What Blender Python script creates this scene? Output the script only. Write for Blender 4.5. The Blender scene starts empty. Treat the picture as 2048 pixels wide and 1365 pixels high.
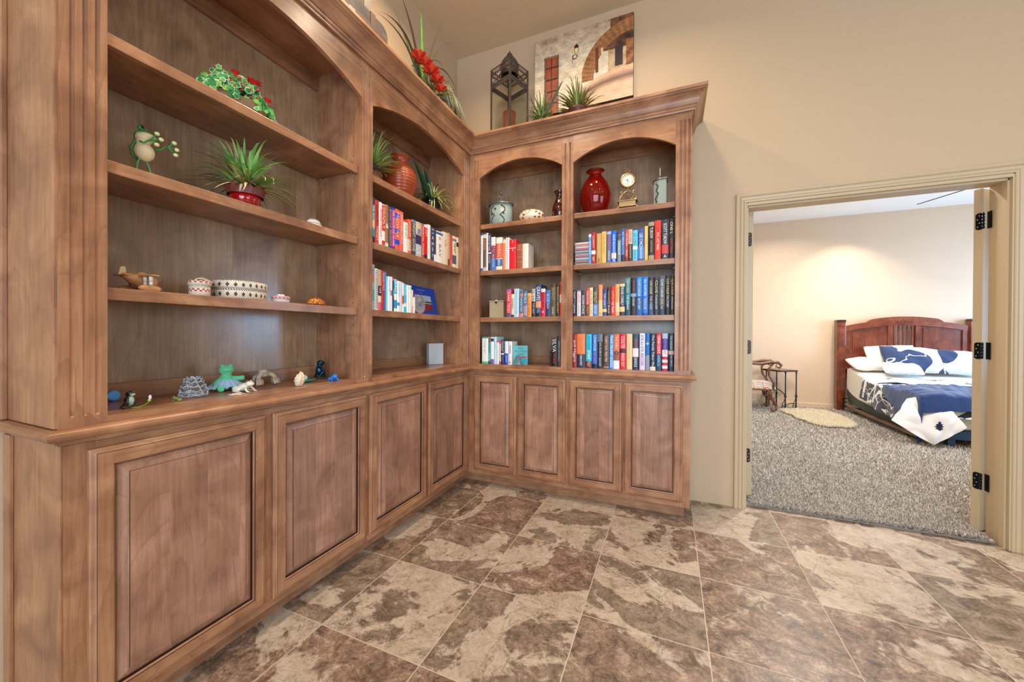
import bpy, bmesh, math, random
import numpy as np
from mathutils import Vector, Matrix, noise
S = bpy.context.scene
COL = S.collection
PI = math.pi

# ---------------------------------------------------------------- camera
cam = bpy.data.cameras.new('camera')
cam.sensor_width = 36.0
cam.lens = 758.97 / 2048 * 36.0
cam.shift_x = 8.66 / 2048
cam.shift_y = -10.83 / 2048
cam.clip_start = 0.02
cam.clip_end = 60
camo = bpy.data.objects.new('camera', cam)
COL.objects.link(camo)
_R = (0.9191912, 0.3937794, 0.0050252)
_U = (-0.0065510, 0.0025309, 0.9999754)
_F = (-0.3937570, 0.9192015, -0.0049060)
camo.matrix_world = Matrix(((_R[0], _U[0], -_F[0], 1.467), (_R[1], _U[1], -_F[1], -2.6556), (_R[2], _U[2], -_F[2], 1.19), (0, 0, 0, 1)))
S.camera = camo

# ---------------------------------------------------------------- light and exposure
S.view_settings.view_transform = 'Standard'
S.view_settings.look = 'None'
S.view_settings.gamma = 1.0
S.view_settings.use_curve_mapping = False
S.view_settings.exposure = 0.0
w = bpy.data.worlds.new('world')
S.world = w
w.use_nodes = True
bg = w.node_tree.nodes['Background']
bg.inputs[0].default_value = (0.86, 0.92, 1.0, 1)
bg.inputs[1].default_value = 1.15

def area(name, loc, target, size, energy, color, shape='DISK', spread=180, size_y=None):
    l = bpy.data.lights.new(name, 'AREA')
    l.shape = shape
    l.size = size
    if size_y:
        l.size_y = size_y
    l.energy = energy
    l.color = color
    l.spread = math.radians(spread)
    o = bpy.data.objects.new(name, l)
    COL.objects.link(o)
    o.location = loc
    d = Vector(target) - Vector(loc)
    o.rotation_euler = d.to_track_quat('-Z', 'Y').to_euler()
    return o
WARM = (1.0, 0.79, 0.58)
COOL = (0.66, 0.82, 1.0)
# recessed downlights of the hall ceiling (3.70 m)
for x, y, e in ((0.38, -0.75, 20), (0.42, -2.0, 20), (1.25, -0.50, 12), (2.6, -1.6, 7), (4.2, -1.8, 6), (1.5, -4.0, 12)):
    area('hall_downlight', (x, y, 3.68), (x, y, 0), 0.16, e, WARM, spread=150)
# daylight through the hall windows behind the photographer and on the right
area('hall_window_light', (2.6, -6.15, 1.75), (2.2, 0, 1.1), 4.2, 225, COOL, 'RECTANGLE', 180, 2.6)
area('hall_window_light', (6.55, -3.4, 1.6), (0, -2.0, 1.0), 2.6, 80, COOL, 'RECTANGLE', 180, 2.2)
# bedroom: its window on the right-hand wall and its downlights
area('bedroom_window_light', (7.0, 3.0, 1.5), (4.6, 3.2, 0.7), 1.9, 165, (0.40, 0.66, 1.0), 'RECTANGLE', 180, 1.5)
area('bedroom_downlight', (3.95, 4.35, 3.06), (3.95, 4.5, 0), 0.12, 15, (1.0, 0.90, 0.78), spread=100)
area('bedroom_downlight', (2.7, 1.7, 3.06), (2.7, 1.7, 0), 0.14, 62, (1.0, 0.96, 0.92), spread=170)
area('bedroom_downlight', (4.9, 1.5, 3.06), (4.9, 1.5, 0), 0.14, 55, (1.0, 0.96, 0.92), spread=170)

# ---------------------------------------------------------------- materials
def lin(h):
    if isinstance(h, str):
        h = h.lstrip('#')
        c = [int(h[i:i + 2], 16) / 255 for i in (0, 2, 4)]
    else:
        c = [v / 255 for v in h]
    return tuple(((v / 12.92) if v <= .04045 else ((v + .055) / 1.055) ** 2.4) for v in c) + (1.0,)
_mc = {}
def mat(col, rough=.5, metal=0.0, name=None, spec=.5, trans=0.0, ior=1.45, coat=0.0, sheen=0.0, emit=0.0, bump=0.0, bscale=200):
    k = (str(col), rough, metal, spec, trans, ior, coat, sheen, emit, bump, bscale)
    if k in _mc:
        return _mc[k]
    m = bpy.data.materials.new(name or 'mat_' + str(col))
    m.use_nodes = True
    nt = m.node_tree
    b = nt.nodes['Principled BSDF']
    b.inputs['Base Color'].default_value = lin(col)
    b.inputs['Roughness'].default_value = rough
    b.inputs['Metallic'].default_value = metal
    b.inputs['Specular IOR Level'].default_value = spec
    b.inputs['Transmission Weight'].default_value = trans
    b.inputs['IOR'].default_value = ior
    b.inputs['Coat Weight'].default_value = coat
    b.inputs['Sheen Weight'].default_value = sheen
    if emit:
        b.inputs['Emission Color'].default_value = lin(col)
        b.inputs['Emission Strength'].default_value = emit
    if bump:
        n = nt.nodes.new('ShaderNodeTexNoise'); n.inputs['Scale'].default_value = bscale
        n.inputs['Detail'].default_value = 4
        tc = nt.nodes.new('ShaderNodeTexCoord'); nt.links.new(tc.outputs['Object'], n.inputs['Vector'])
        bp = nt.nodes.new('ShaderNodeBump'); bp.inputs['Strength'].default_value = bump
        bp.inputs['Distance'].default_value = .002
        nt.links.new(n.outputs['Fac'], bp.inputs['Height'])
        nt.links.new(bp.outputs[0], b.inputs['Normal'])
    _mc[k] = m
    return m

class NB:
    """small node-building helper"""
    def __init__(s, name):
        s.m = bpy.data.materials.new(name); s.m.use_nodes = True
        s.nt = s.m.node_tree; s.b = s.nt.nodes['Principled BSDF']
    def n(s, t, **kw):
        x = s.nt.nodes.new(t)
        for k, v in kw.items():
            setattr(x, k, v)
        return x
    def l(s, a, b):
        s.nt.links.new(a, b)
    def math(s, op, a, b=None, c=None, clamp=False):
        x = s.n('ShaderNodeMath', operation=op); x.use_clamp = clamp
        for i, v in enumerate((a, b, c)):
            if v is None: continue
            if isinstance(v, (int, float)): x.inputs[i].default_value = v
            else: s.l(v, x.inputs[i])
        return x.outputs[0]
    def vmath(s, op, a, b=None):
        x = s.n('ShaderNodeVectorMath', operation=op)
        for i, v in enumerate((a, b)):
            if v is None: continue
            if isinstance(v, tuple): x.inputs[i].default_value = v
            else: s.l(v, x.inputs[i])
        return x.outputs[0]
    def noise(s, vec, scale, detail=4, dist=0.0, rough=.5):
        x = s.n('ShaderNodeTexNoise'); x.inputs['Scale'].default_value = scale
        x.inputs['Detail'].default_value = detail; x.inputs['Distortion'].default_value = dist
        x.inputs['Roughness'].default_value = rough
        s.l(vec, x.inputs['Vector']); return x.outputs['Fac']
    def ramp(s, fac, stops, interp='LINEAR'):
        x = s.n('ShaderNodeValToRGB'); r = x.color_ramp; r.interpolation = interp
        while len(r.elements) < len(stops): r.elements.new(.5)
        for e, (p, c) in zip(r.elements, stops):
            e.position = p; e.color = lin(c) if not isinstance(c, float) else (c, c, c, 1)
        s.l(fac, x.inputs[0]); return x.outputs[0]
    def mix(s, fac, a, b, mode='MIX'):
        x = s.n('ShaderNodeMix', data_type='RGBA', blend_type=mode)
        if isinstance(fac, (int, float)): x.inputs[0].default_value = fac
        else: s.l(fac, x.inputs[0])
        for i, v in ((6, a), (7, b)):
            if isinstance(v, tuple): x.inputs[i].default_value = v
            else: s.l(v, x.inputs[i])
        return x.outputs[2]
    def obj(s):
        return s.n('ShaderNodeTexCoord').outputs['Object']
    def bump(s, h, strength, dist=.002):
        x = s.n('ShaderNodeBump'); x.inputs['Strength'].default_value = strength
        x.inputs['Distance'].default_value = dist
        s.l(h, x.inputs['Height']); s.l(x.outputs[0], s.b.inputs['Normal'])
    def sep(s, v):
        x = s.n('ShaderNodeSeparateXYZ'); s.l(v, x.inputs[0]); return x.outputs
    def comb(s, a, b, c):
        x = s.n('ShaderNodeCombineXYZ')
        for i, v in enumerate((a, b, c)):
            if isinstance(v, (int, float)): x.inputs[i].default_value = v
            else: s.l(v, x.inputs[i])
        return x.outputs[0]

def wood(name, axis, dark, mid, light, rough=.33, boards=0.0, coat=.15, tone=.22, fine=1.0):
    """stained alder: grain runs along axis (0 x, 1 y, 2 z)"""
    B = NB(name)
    o = B.obj()
    oi = B.n('ShaderNodeObjectInfo')
    rnd = B.math('MULTIPLY', oi.outputs['Random'], 37.0)
    o = B.vmath('ADD', o, B.comb(rnd, rnd, rnd))
    if boards:
        xyz = B.sep(o)
        if axis == 2:
            across = B.math('ADD', xyz[0], xyz[1])
        else:
            across = xyz[2]
        cell = B.math('FLOOR', B.math('DIVIDE', across, boards))
        wn = B.n('ShaderNodeTexWhiteNoise', noise_dimensions='1D'); B.l(cell, wn.inputs['W'])
        off = B.math('MULTIPLY', wn.outputs['Value'], 9.0)
        o = B.vmath('ADD', o, B.comb(off, off, off))
    st = [1.0, 1.0, 1.0]; st[axis] = .045
    ov = B.vmath('MULTIPLY', o, tuple(st))
    st3 = [1.0, 1.0, 1.0]; st3[axis] = .025
    o3 = B.vmath('MULTIPLY', o, tuple(st3))
    big = B.noise(o, 5.0, 4, .9, .55)
    st2 = [1.0, 1.0, 1.0]; st2[axis] = .20
    o2 = B.vmath('MULTIPLY', o, tuple(st2))
    cath = B.noise(o2, 4.2, 1.2, .5)
    rings = B.math('FRACT', B.math('MULTIPLY', cath, 16.0))
    rings = B.math('POWER', rings, 9.0)
    g1 = B.noise(ov, 75 * fine, 4, .3, .6)
    g2 = B.noise(o3, 420 * fine, 2, 0, .6)
    f = B.math('ADD', B.math('MULTIPLY', g1, .34), B.math('MULTIPLY', big, .66))
    base = B.ramp(f, [(.30, dark), (.5, mid), (.70, light)])
    c = B.mix(B.math('MULTIPLY', rings, .42), base, lin(dark))
    pore = B.ramp(g2, [(.52, 0.0), (.70, 1.0)])
    c = B.mix(B.math('MULTIPLY', pore, .30), c, lin(dark))
    if boards:
        hs = B.n('ShaderNodeHueSaturation')
        B.l(c, hs.inputs['Color'])
        B.l(B.math('ADD', B.math('MULTIPLY', wn.outputs['Value'], tone * 1.6), 1 - tone * .8), hs.inputs['Value'])
        c = hs.outputs[0]
    B.l(c, B.b.inputs['Base Color'])
    B.b.inputs['Roughness'].default_value = rough
    B.b.inputs['Coat Weight'].default_value = coat
    B.b.inputs['Coat Roughness'].default_value = .18
    B.bump(g2, .06, .001)
    return B.m
WD = ('734a33', 'a07150', 'bf9069')
WZ = wood('alder_vertical', 2, *WD)
WX = wood('alder_along_back_wall', 0, *WD)
WY = wood('alder_along_side_wall', 1, *WD)
WP = wood('alder_glued_panel', 2, '74503d', '9d735b', 'b98f78', boards=.105, coat=.3)
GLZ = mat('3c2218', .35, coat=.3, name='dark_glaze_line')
WB = wood('alder_veneer_back', 2, '7a5d45', '9f7f60', 'bb9c7d', rough=.3, coat=.5, boards=.31, tone=.1)
HOLE = mat('241812', .8, name='shadowed_hole')
STEEL = mat('c8c8c8', .3, 1.0, name='nickel')

def paint(name, col, rough=.55, bump=.25, scale=90):
    B = NB(name)
    o = B.obj()
    n1 = B.noise(o, scale, 5)
    n2 = B.noise(o, 1.3, 2)
    c = B.mix(B.math('MULTIPLY', n2, .10), lin(col), lin('b8a88c'))
    B.l(c, B.b.inputs['Base Color'])
    B.b.inputs['Roughness'].default_value = rough
    B.bump(n1, bump, .0015)
    return B.m
WALL = paint('wall_paint', 'c3aa8a')
CEIL = paint('ceiling_paint', 'd6c2a2')
TRIM = paint('trim_paint', 'c2ad8b', .38, .03)
BWALL = paint('bedroom_wall_paint', 'dac0a4')
BCEIL = mat('f9f9f6', .7, name='bedroom_ceiling_paint')

# ---------------------------------------------------------------- mesh builder
ML = Matrix(((0, 1, 0, 0), (1, 0, 0, 0), (0, 0, 1, 0), (0, 0, 0, 1)))     # (along, out, up) on the left wall
MR = Matrix(((1, 0, 0, 0), (0, -1, 0, 0), (0, 0, 1, 0), (0, 0, 0, 1)))    # the same on the back wall

class MB:
    def __init__(s):
        s.v = []; s.f = []; s.mi = []; s.sm = []
    def add(s, vs, fs, mi=0, sm=False, M=None):
        o = len(s.v)
        if M is not None:
            vs = [tuple(M @ Vector(v)) for v in vs]
        s.v += [tuple(v) for v in vs]
        s.f += [tuple(i + o for i in f) for f in fs]
        s.mi += [mi] * len(fs) if isinstance(mi, int) else list(mi)
        s.sm += [sm] * len(fs)
        return s
    def box(s, x0, x1, y0, y1, z0, z1, mi=0, M=None):
        vs = [(x, y, z) for z in (z0, z1) for y in (y0, y1) for x in (x0, x1)]
        fs = [(0, 2, 3, 1), (4, 5, 7, 6), (0, 1, 5, 4), (2, 6, 7, 3), (0, 4, 6, 2), (1, 3, 7, 5)]
        return s.add(vs, fs, mi, False, M)
    def lathe(s, prof, n=32, mi=0, M=None, c=(0, 0, 0), sx=1, sy=1, sm=True, caps=True):
        vs = []; fs = []
        for r, z in prof:
            for i in range(n):
                a = 2 * PI * i / n
                vs.append((c[0] + r * sx * math.cos(a), c[1] + r * sy * math.sin(a), c[2] + z))
        for k in range(len(prof) - 1):
            for i in range(n):
                j = (i + 1) % n
                fs.append((k * n + i, k * n + j, (k + 1) * n + j, (k + 1) * n + i))
        if caps:
            if prof[0][0] > 1e-5: fs.append(tuple(range(n - 1, -1, -1)))
            if prof[-1][0] > 1e-5: fs.append(tuple((len(prof) - 1) * n + i for i in range(n)))
        return s.add(vs, fs, mi, sm, M)
    def tube(s, pts, r, n=8, mi=0, M=None, caps=True, flat=1.0):
        pts = [Vector(p) for p in pts]
        rs = r if isinstance(r, (list, tuple)) else [r] * len(pts)
        vs = []; fs = []
        t0 = (pts[1] - pts[0]).normalized()
        nrm = t0.orthogonal().normalized()
        for k, p in enumerate(pts):
            if k == 0: t = t0
            elif k == len(pts) - 1: t = (pts[k] - pts[k - 1]).normalized()
            else: t = ((pts[k + 1] - p).normalized() + (p - pts[k - 1]).normalized())
            if t.length < 1e-6: t = t0
            t = t.normalized()
            nrm = (nrm - t * nrm.dot(t))
            nrm = nrm.normalized() if nrm.length > 1e-6 else t.orthogonal().normalized()
            bn = t.cross(nrm)
            for i in range(n):
                a = 2 * PI * i / n
                vs.append(tuple(p + nrm * (rs[k] * math.cos(a)) + bn * (rs[k] * flat * math.sin(a))))
        for k in range(len(pts) - 1):
            for i in range(n):
                j = (i + 1) % n
                fs.append((k * n + i, k * n + j, (k + 1) * n + j, (k + 1) * n + i))
        if caps:
            fs.append(tuple(range(n - 1, -1, -1))); fs.append(tuple((len(pts) - 1) * n + i for i in range(n)))
        return s.add(vs, fs, mi, True, M)
    def ell(s, c, r, seg=16, rings=10, mi=0, M=None, rot=None):
        if isinstance(r, (int, float)): r = (r, r, r)
        vs = []; fs = []
        R = rot.to_matrix() if rot is not None else None
        for k in range(rings + 1):
            th = PI * k / rings
            for i in range(seg):
                a = 2 * PI * i / seg
                q = Vector((r[0] * math.sin(th) * math.cos(a), r[1] * math.sin(th) * math.sin(a), r[2] * math.cos(th)))
                if R: q = R @ q
                vs.append((c[0] + q.x, c[1] + q.y, c[2] + q.z))
        for k in range(rings):
            for i in range(seg):
                j = (i + 1) % seg
                fs.append((k * seg + i, (k + 1) * seg + i, (k + 1) * seg + j, k * seg + j))
        return s.add(vs, fs, mi, True, M)
    def prism(s, poly, a, b, plane='xz', mi=0, M=None):
        """closed polygon extruded between a and b along the missing axis"""
        n = len(poly)
        def P(p, q):
            if plane == 'xz': return (p[0], q, p[1])
            if plane == 'yz': return (q, p[0], p[1])
            return (p[0], p[1], q)
        vs = [P(p, a) for p in poly] + [P(p, b) for p in poly]
        fs = [tuple(range(n)), tuple(range(2 * n - 1, n - 1, -1))]
        fs += [(i, (i + 1) % n, n + (i + 1) % n, n + i) for i in range(n)]
        return s.add(vs, fs, mi, False, M)
    def grid(s, fn, nu, nv, mi=0, sm=True, M=None, mfn=None):
        vs = [fn(i / nu, j / nv) for j in range(nv + 1) for i in range(nu + 1)]
        fs = []; ms = []
        for j in range(nv):
            for i in range(nu):
                a = j * (nu + 1) + i
                fs.append((a, a + 1, a + nu + 2, a + nu + 1))
                ms.append(mfn((i + .5) / nu, (j + .5) / nv) if mfn else mi)
        return s.add(vs, fs, ms, sm, M)
    def sweep(s, prof, paths, mi=0):
        """prof: list of (w,z); paths: function w -> list of (x,y); builds strips along the path"""
        vs = []; fs = []
        L = None
        for w_, z in prof:
            pl = paths(w_)
            L = len(pl)
            vs += [(x, y, z) for x, y in pl]
        for k in range(len(prof) - 1):
            for i in range(L - 1):
                fs.append((k * L + i, k * L + i + 1, (k + 1) * L + i + 1, (k + 1) * L + i))
        return s.add(vs, fs, mi if isinstance(mi, int) else [mi[i] for k in range(len(prof) - 1) for i in range(L - 1)])
    def leaf(s, pts, width, mi=0, fold=.25, taper=1.0, base=.35):
        """ribbon leaf along pts with a folded midrib"""
        pts = [Vector(p) for p in pts]; n = len(pts)
        vs = []; fs = []
        for k, p in enumerate(pts):
            t = (pts[min(k + 1, n - 1)] - pts[max(k - 1, 0)])
            if t.length < 1e-9: t = Vector((0, 0, 1))
            t.normalize()
            side = t.cross(Vector((0, 0, 1)))
            if side.length < .05: side = t.cross(Vector((1, .3, 0)))
            side.normalize()
            up = side.cross(t)
            q = k / (n - 1)
            ww = width * min(1.0, base + (1 - base) * q * 4) * (1 - q ** (2.2 * taper)) * .5 + width * .01
            vs += [tuple(p - side * ww + up * ww * fold), tuple(p), tuple(p + side * ww + up * ww * fold)]
        for k in range(n - 1):
            a = k * 3
            fs += [(a, a + 1, a + 4, a + 3), (a + 1, a + 2, a + 5, a + 4)]
        return s.add(vs, fs, mi, True)
    def build(s, name, mats, parent=None, bevel=0, sub=0, loc=None, recalc=True, remesh=0, segs=2):
        me = bpy.data.meshes.new(name)
        me.from_pydata(s.v, [], s.f)
        if not isinstance(mats, (list, tuple)): mats = [mats]
        for m in mats: me.materials.append(m)
        me.polygons.foreach_set('material_index', s.mi)
        me.polygons.foreach_set('use_smooth', s.sm)
        if recalc:
            bm = bmesh.new(); bm.from_mesh(me)
            bmesh.ops.remove_doubles(bm, verts=bm.verts, dist=1e-6)
            bmesh.ops.recalc_face_normals(bm, faces=bm.faces)
            bm.to_mesh(me); bm.free()
        me.update()
        o = bpy.data.objects.new(name, me)
        COL.objects.link(o)
        if parent is not None: o.parent = parent
        if loc is not None: o.location = loc
        if remesh:
            md = o.modifiers.new('remesh', 'REMESH'); md.mode = 'VOXEL'; md.voxel_size = remesh; md.use_smooth_shade = True
            md = o.modifiers.new('smooth', 'SMOOTH'); md.factor = .6; md.iterations = 4
        if bevel:
            md = o.modifiers.new('bevel', 'BEVEL'); md.width = bevel; md.segments = segs
            md.limit_method = 'ANGLE'; md.angle_limit = math.radians(40); md.harden_normals = False
        if sub:
            md = o.modifiers.new('sub', 'SUBSURF'); md.levels = sub; md.render_levels = sub
        return o

def tag(o, label, cat, group=None, kind=None):
    o['label'] = label; o['category'] = cat
    if group: o['group'] = group
    if kind: o['kind'] = kind
    return o
def thing(name, label, cat, loc=(0, 0, 0), rz=0, group=None):
    o = bpy.data.objects.new(name, None); COL.objects.link(o)
    o.location = loc; o.rotation_euler = (0, 0, rz); o.empty_display_size = .05
    return tag(o, label, cat, group)
def struct(o, label=None):
    o['kind'] = 'structure'
    if label: o['label'] = label
    return o
def copy_tree(o, parent=None):
    c = o.copy(); COL.objects.link(c)
    if parent is not None: c.parent = parent
    for ch in list(o.children): copy_tree(ch, c)
    return c

_tc = {}
def textmesh(t):
    """flat text: vertices with cap height 1, starting at x = 0; returns verts, faces, width"""
    if t in _tc: return _tc[t]
    c = bpy.data.curves.new('t', 'FONT'); c.body = t; c.resolution_u = 2; c.size = 1
    o = bpy.data.objects.new('t', c)
    me = bpy.data.meshes.new_from_object(o)
    vs = np.array([v.co[:2] for v in me.vertices]) if len(me.vertices) else np.zeros((0, 2))
    fs = [tuple(p.vertices) for p in me.polygons]
    bpy.data.objects.remove(o); bpy.data.curves.remove(c); bpy.data.meshes.remove(me)
    if len(vs):
        vs -= vs.min(0)
        h = vs[:, 1].max(); vs = vs / h
        wd = vs[:, 0].max()
    else: wd = 1
    _tc[t] = (vs, fs, wd)
    return _tc[t]
# ================================================================ the setting
GX, GY, TT = .1697, -.0956, .4798
def floor_mat():
    B = NB('porcelain_tiles')
    o = B.obj()
    x, y, z = B.sep(o)
    u = B.math('DIVIDE', B.math('SUBTRACT', x, GX), TT)
    v = B.math('DIVIDE', B.math('SUBTRACT', y, GY), TT)
    cu = B.math('FLOOR', u); cv = B.math('FLOOR', v)
    wn = B.n('ShaderNodeTexWhiteNoise', noise_dimensions='2D'); B.l(B.comb(cu, cv, 0), wn.inputs['Vector'])
    rc = B.sep(wn.outputs['Color'])
    off = B.vmath('MULTIPLY', wn.outputs['Color'], (23.0, 31.0, 17.0))
    p = B.vmath('ADD', o, off)
    m1 = B.noise(p, 12, 9, 1.0, .72)
    m2 = B.noise(p, 75, 6, 0, .8)
    big = B.noise(p, 1.7, 6, 1.3, .55)
    tone = B.math('ADD', big, B.math('MULTIPLY', B.math('SUBTRACT', rc[0], .56), .15))
    tone = B.math('ADD', tone, B.math('MULTIPLY', B.math('SUBTRACT', m1, .5), .16))
    cream = B.ramp(tone, [(.50, 0.0), (.53, 1.0)])
    mot = B.math('ADD', B.math('MULTIPLY', m1, .62), B.math('MULTIPLY', m2, .38))
    brown = B.ramp(mot, [(.37, '43362f'), (.45, '705b4c'), (.53, '937b69'), (.63, 'c0ae9c')])
    gb = B.ramp(mot, [(.37, '4b413b'), (.46, '776857'), (.6, 'a2917f')])
    brown = B.mix(B.ramp(rc[1], [(.5, 0.0), (.9, 1.0)]), brown, gb)
    crm = B.ramp(mot, [(.37, '867665'), (.46, 'ad9c89'), (.6, 'c6b9a8')])
    c = B.mix(cream, brown, crm)
    edge = B.ramp(tone, [(.47, 0.0), (.505, 1.0), (.53, 0.0)])
    rough_n = B.noise(p, 7, 8, 1.2, .7)
    e2 = B.math('MULTIPLY', edge, B.math('GREATER_THAN', rough_n, .52))
    c = B.mix(B.math('MULTIPLY', e2, .5), c, lin('5d5048'))
    vn = B.noise(p, 2.4, 9, 1.5, .66)
    vein = B.math('LESS_THAN', B.math('ABSOLUTE', B.math('SUBTRACT', vn, .5)), .0035)
    c = B.mix(B.math('MULTIPLY', vein, .7), c, lin('4f443d'))
    # grout
    fu = B.math('FRACT', u); fv = B.math('FRACT', v)
    du = B.math('MINIMUM', fu, B.math('SUBTRACT', 1.0, fu))
    dv = B.math('MINIMUM', fv, B.math('SUBTRACT', 1.0, fv))
    d = B.math('MINIMUM', du, dv)
    g = B.math('LESS_THAN', d, .0042)
    c = B.mix(g, c, lin('c2b2a0'))
    B.l(c, B.b.inputs['Base Color'])
    r = B.math('ADD', .24, B.math('MULTIPLY', m1, .18))
    r = B.math('ADD', r, B.math('MULTIPLY', g, .3))
    B.l(r, B.b.inputs['Roughness'])
    h = B.math('ADD', B.math('MULTIPLY', mot, .35), B.math('MULTIPLY', B.math('MINIMUM', B.math('DIVIDE', d, .008), 1.0), 1.0))
    B.bump(h, .35, .0018)
    return B.m
struct(MB().box(-.345, 6.6, -6.2, .52, -.05, 0).build('floor', floor_mat()))
CH = 3.70
struct(MB().box(-.5, 6.6, -6.2, .52, CH, CH + .1).build('ceiling', CEIL))
struct(MB().box(-.5, -.345, -6.2, .52, 0, CH).build('wall_left', WALL))
# back wall with the bedroom doorway
DX0, DX1, DZ = 1.945, 3.20, 2.085
m = MB()
m.box(-.345, DX0, .37, .52, 0, CH).box(DX1, 6.6, .37, .52, 0, CH).box(DX0, DX1, .37, .52, DZ, CH)
struct(m.build('wall_back', WALL))
# rear and right walls of the hall with their window openings
m = MB()
m.box(-.345, 6.6, -6.35, -6.2, 0, .4).box(-.345, 6.6, -6.35, -6.2, 3.1, CH).box(-.345, .45, -6.35, -6.2, .4, 3.1).box(4.75, 6.6, -6.35, -6.2, .4, 3.1)
struct(m.build('wall_rear', WALL))
m = MB()
m.box(6.6, 6.75, -6.35, .52, 0, .45).box(6.6, 6.75, -6.35, .52, 2.75, CH).box(6.6, 6.75, -6.35, -4.75, .45, 2.75).box(6.6, 6.75, -2.05, .52, .45, 2.75)
struct(m.build('wall_right', WALL))
# bedroom shell
struct(MB().box(1.1, 7.2, .52, 4.93, -.05, .012).build('floor', mat('9a9084', .95, name='carpet_backing')))
struct(MB().box(1.1, 7.2, .52, 5.05, 3.08, 3.2).build('ceiling', BCEIL))
struct(MB().box(1.1, 7.2, 4.93, 5.05, 0, 3.08).build('wall_far', BWALL))
struct(MB().box(1.0, 1.1, .52, 5.05, 0, 3.08).build('wall_left', BWALL))
m = MB()
m.box(7.2, 7.3, .52, 5.05, 0, .7).box(7.2, 7.3, .52, 5.05, 2.35, 3.08).box(7.2, 7.3, .52, 1.9, .7, 2.35).box(7.2, 7.3, 4.1, 5.05, .7, 2.35)
struct(m.build('wall_right', BWALL))
# door casing and jambs
def casing(name, pts_in, label=None):
    prof = [(0, .0), (0, .008), (.004, .011), (.012, .012), (.016, .008), (.020, .011), (.034, .014), (.040, .010), (.044, .015), (.052, .018), (.060, .018), (.064, .015), (.064, 0)]
    m = MB()
    return prof, m
prof = [(.006, .0), (.006, .008), (.010, .011), (.018, .012), (.021, .008), (.024, .011), (.038, .014), (.043, .010), (.047, .015), (.055, .018), (.064, .018), (.068, .015), (.068, 0)]
m = MB()
vs = []; fs = []
for a, d in prof:
    vs += [(DX0 - a, .37 - d, 0), (DX0 - a, .37 - d, DZ + a), (DX1 + a, .37 - d, DZ + a), (DX1 + a, .37 - d, 0)]
for k in range(len(prof) - 1):
    for i in range(3):
        fs.append((k * 4 + i, k * 4 + i + 1, k * 4 + i + 5, k * 4 + i + 4))
m.add(vs, fs)
struct(m.build('trim_1', TRIM))
m = MB()
m.box(DX0 - .016, DX0 + .002, .365, .535, 0, DZ).box(DX1 - .002, DX1 + .016, .365, .535, 0, DZ).box(DX0, DX1, .365, .535, DZ - .014, DZ + .006)
# door stops
m.box(DX0 + .002, DX0 + .010, .385, .425, 0, DZ - .014).box(DX1 - .012, DX1 - .002, .385, .425, 0, DZ - .014).box(DX0 + .002, DX1 - .002, .385, .425, DZ - .026, DZ - .014)
struct(m.build('trim_2', TRIM, bevel=.0015))
# double door leaves, opened into the bedroom
BRZ = mat('3a3026', .35, .85, name='bronze_hinge')
BLK = mat('181c22', .28, .7, name='black_hinge')
def leaf(n, hx, hy, ang, side, hm):
    """ang: direction the leaf points from its hinge; side: thickness direction"""
    W, T, H = .61, .04, 2.055
    M = Matrix.Translation((hx, hy, 0)) @ Matrix.Rotation(ang, 4, 'Z')
    m = MB()
    z0 = .02
    t0, t1 = (0, T) if side > 0 else (-T, 0)
    # stiles and rails with two recessed panels
    m.box(0, .11, t0, t1, z0, z0 + H, M=M).box(W - .11, W, t0, t1, z0, z0 + H, M=M)
    for a, b in ((z0, z0 + .2), (z0 + .85, z0 + 1.0), (z0 + H - .12, z0 + H)):
        m.box(.11, W - .11, t0, t1, a, b, M=M)
    for a, b in ((z0 + .2, z0 + .85), (z0 + 1.0, z0 + H - .12)):
        m.box(.11, W - .11, t0 + .012, t1 - .012, a, b, M=M)
    d = struct(m.build('door_%d' % n, TRIM, bevel=.002))
    for hz in (.27, 1.052, 1.828):
        h = MB()
        pl = [(.005, 0), (.020, 0), (.030, .008), (.030, .092), (.022, .1), (.005, .1)]
        # plate on the hinge edge of the leaf
        tt = [(p[0] if side > 0 else -p[0], p[1] + hz) for p in pl]
        h.prism(tt, -.0025, -.0005, 'yz', M=M)
        for sx, sz in ((.022, .018), (.014, .04), (.022, .062), (.014, .084)):
            h.lathe([(0, -.0006), (.003, -.0006), (.003, 0)], 8, M=M @ Matrix.Translation((-.0025, (sx if side > 0 else -sx), hz + sz)) @ Matrix.Rotation(PI / 2, 4, 'Y'), mi=1)
        by = -.004 if side > 0 else .004
        for k in range(5):
            h.lathe([(0, 0), (.0065, 0), (.0065, .0185), (0, .0185)], 12, M=M @ Matrix.Translation((-.004, by, hz + .003 + k * .0195)))
        # plate on the jamb
        sgn = 1 if hx < 2.5 else -1
        jx = DX0 + .002 if hx < 2.5 else DX1 - .0045
        h.box(jx + sgn * .0002, jx + sgn * .0025, hy - .038, hy - .006, hz, hz + .1)
        h.build('hinge', [hm, STEEL], d)
    return d
leaf(1, 1.972, .548, math.radians(90), -1, BRZ)
leaf(2, 3.178, .545, math.radians(36), 1, BLK)
# bedroom baseboards
struct(MB().box(1.1, 7.2, 4.915, 4.93, .012, .09).build('baseboard_far', BWALL, bevel=.003))
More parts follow.
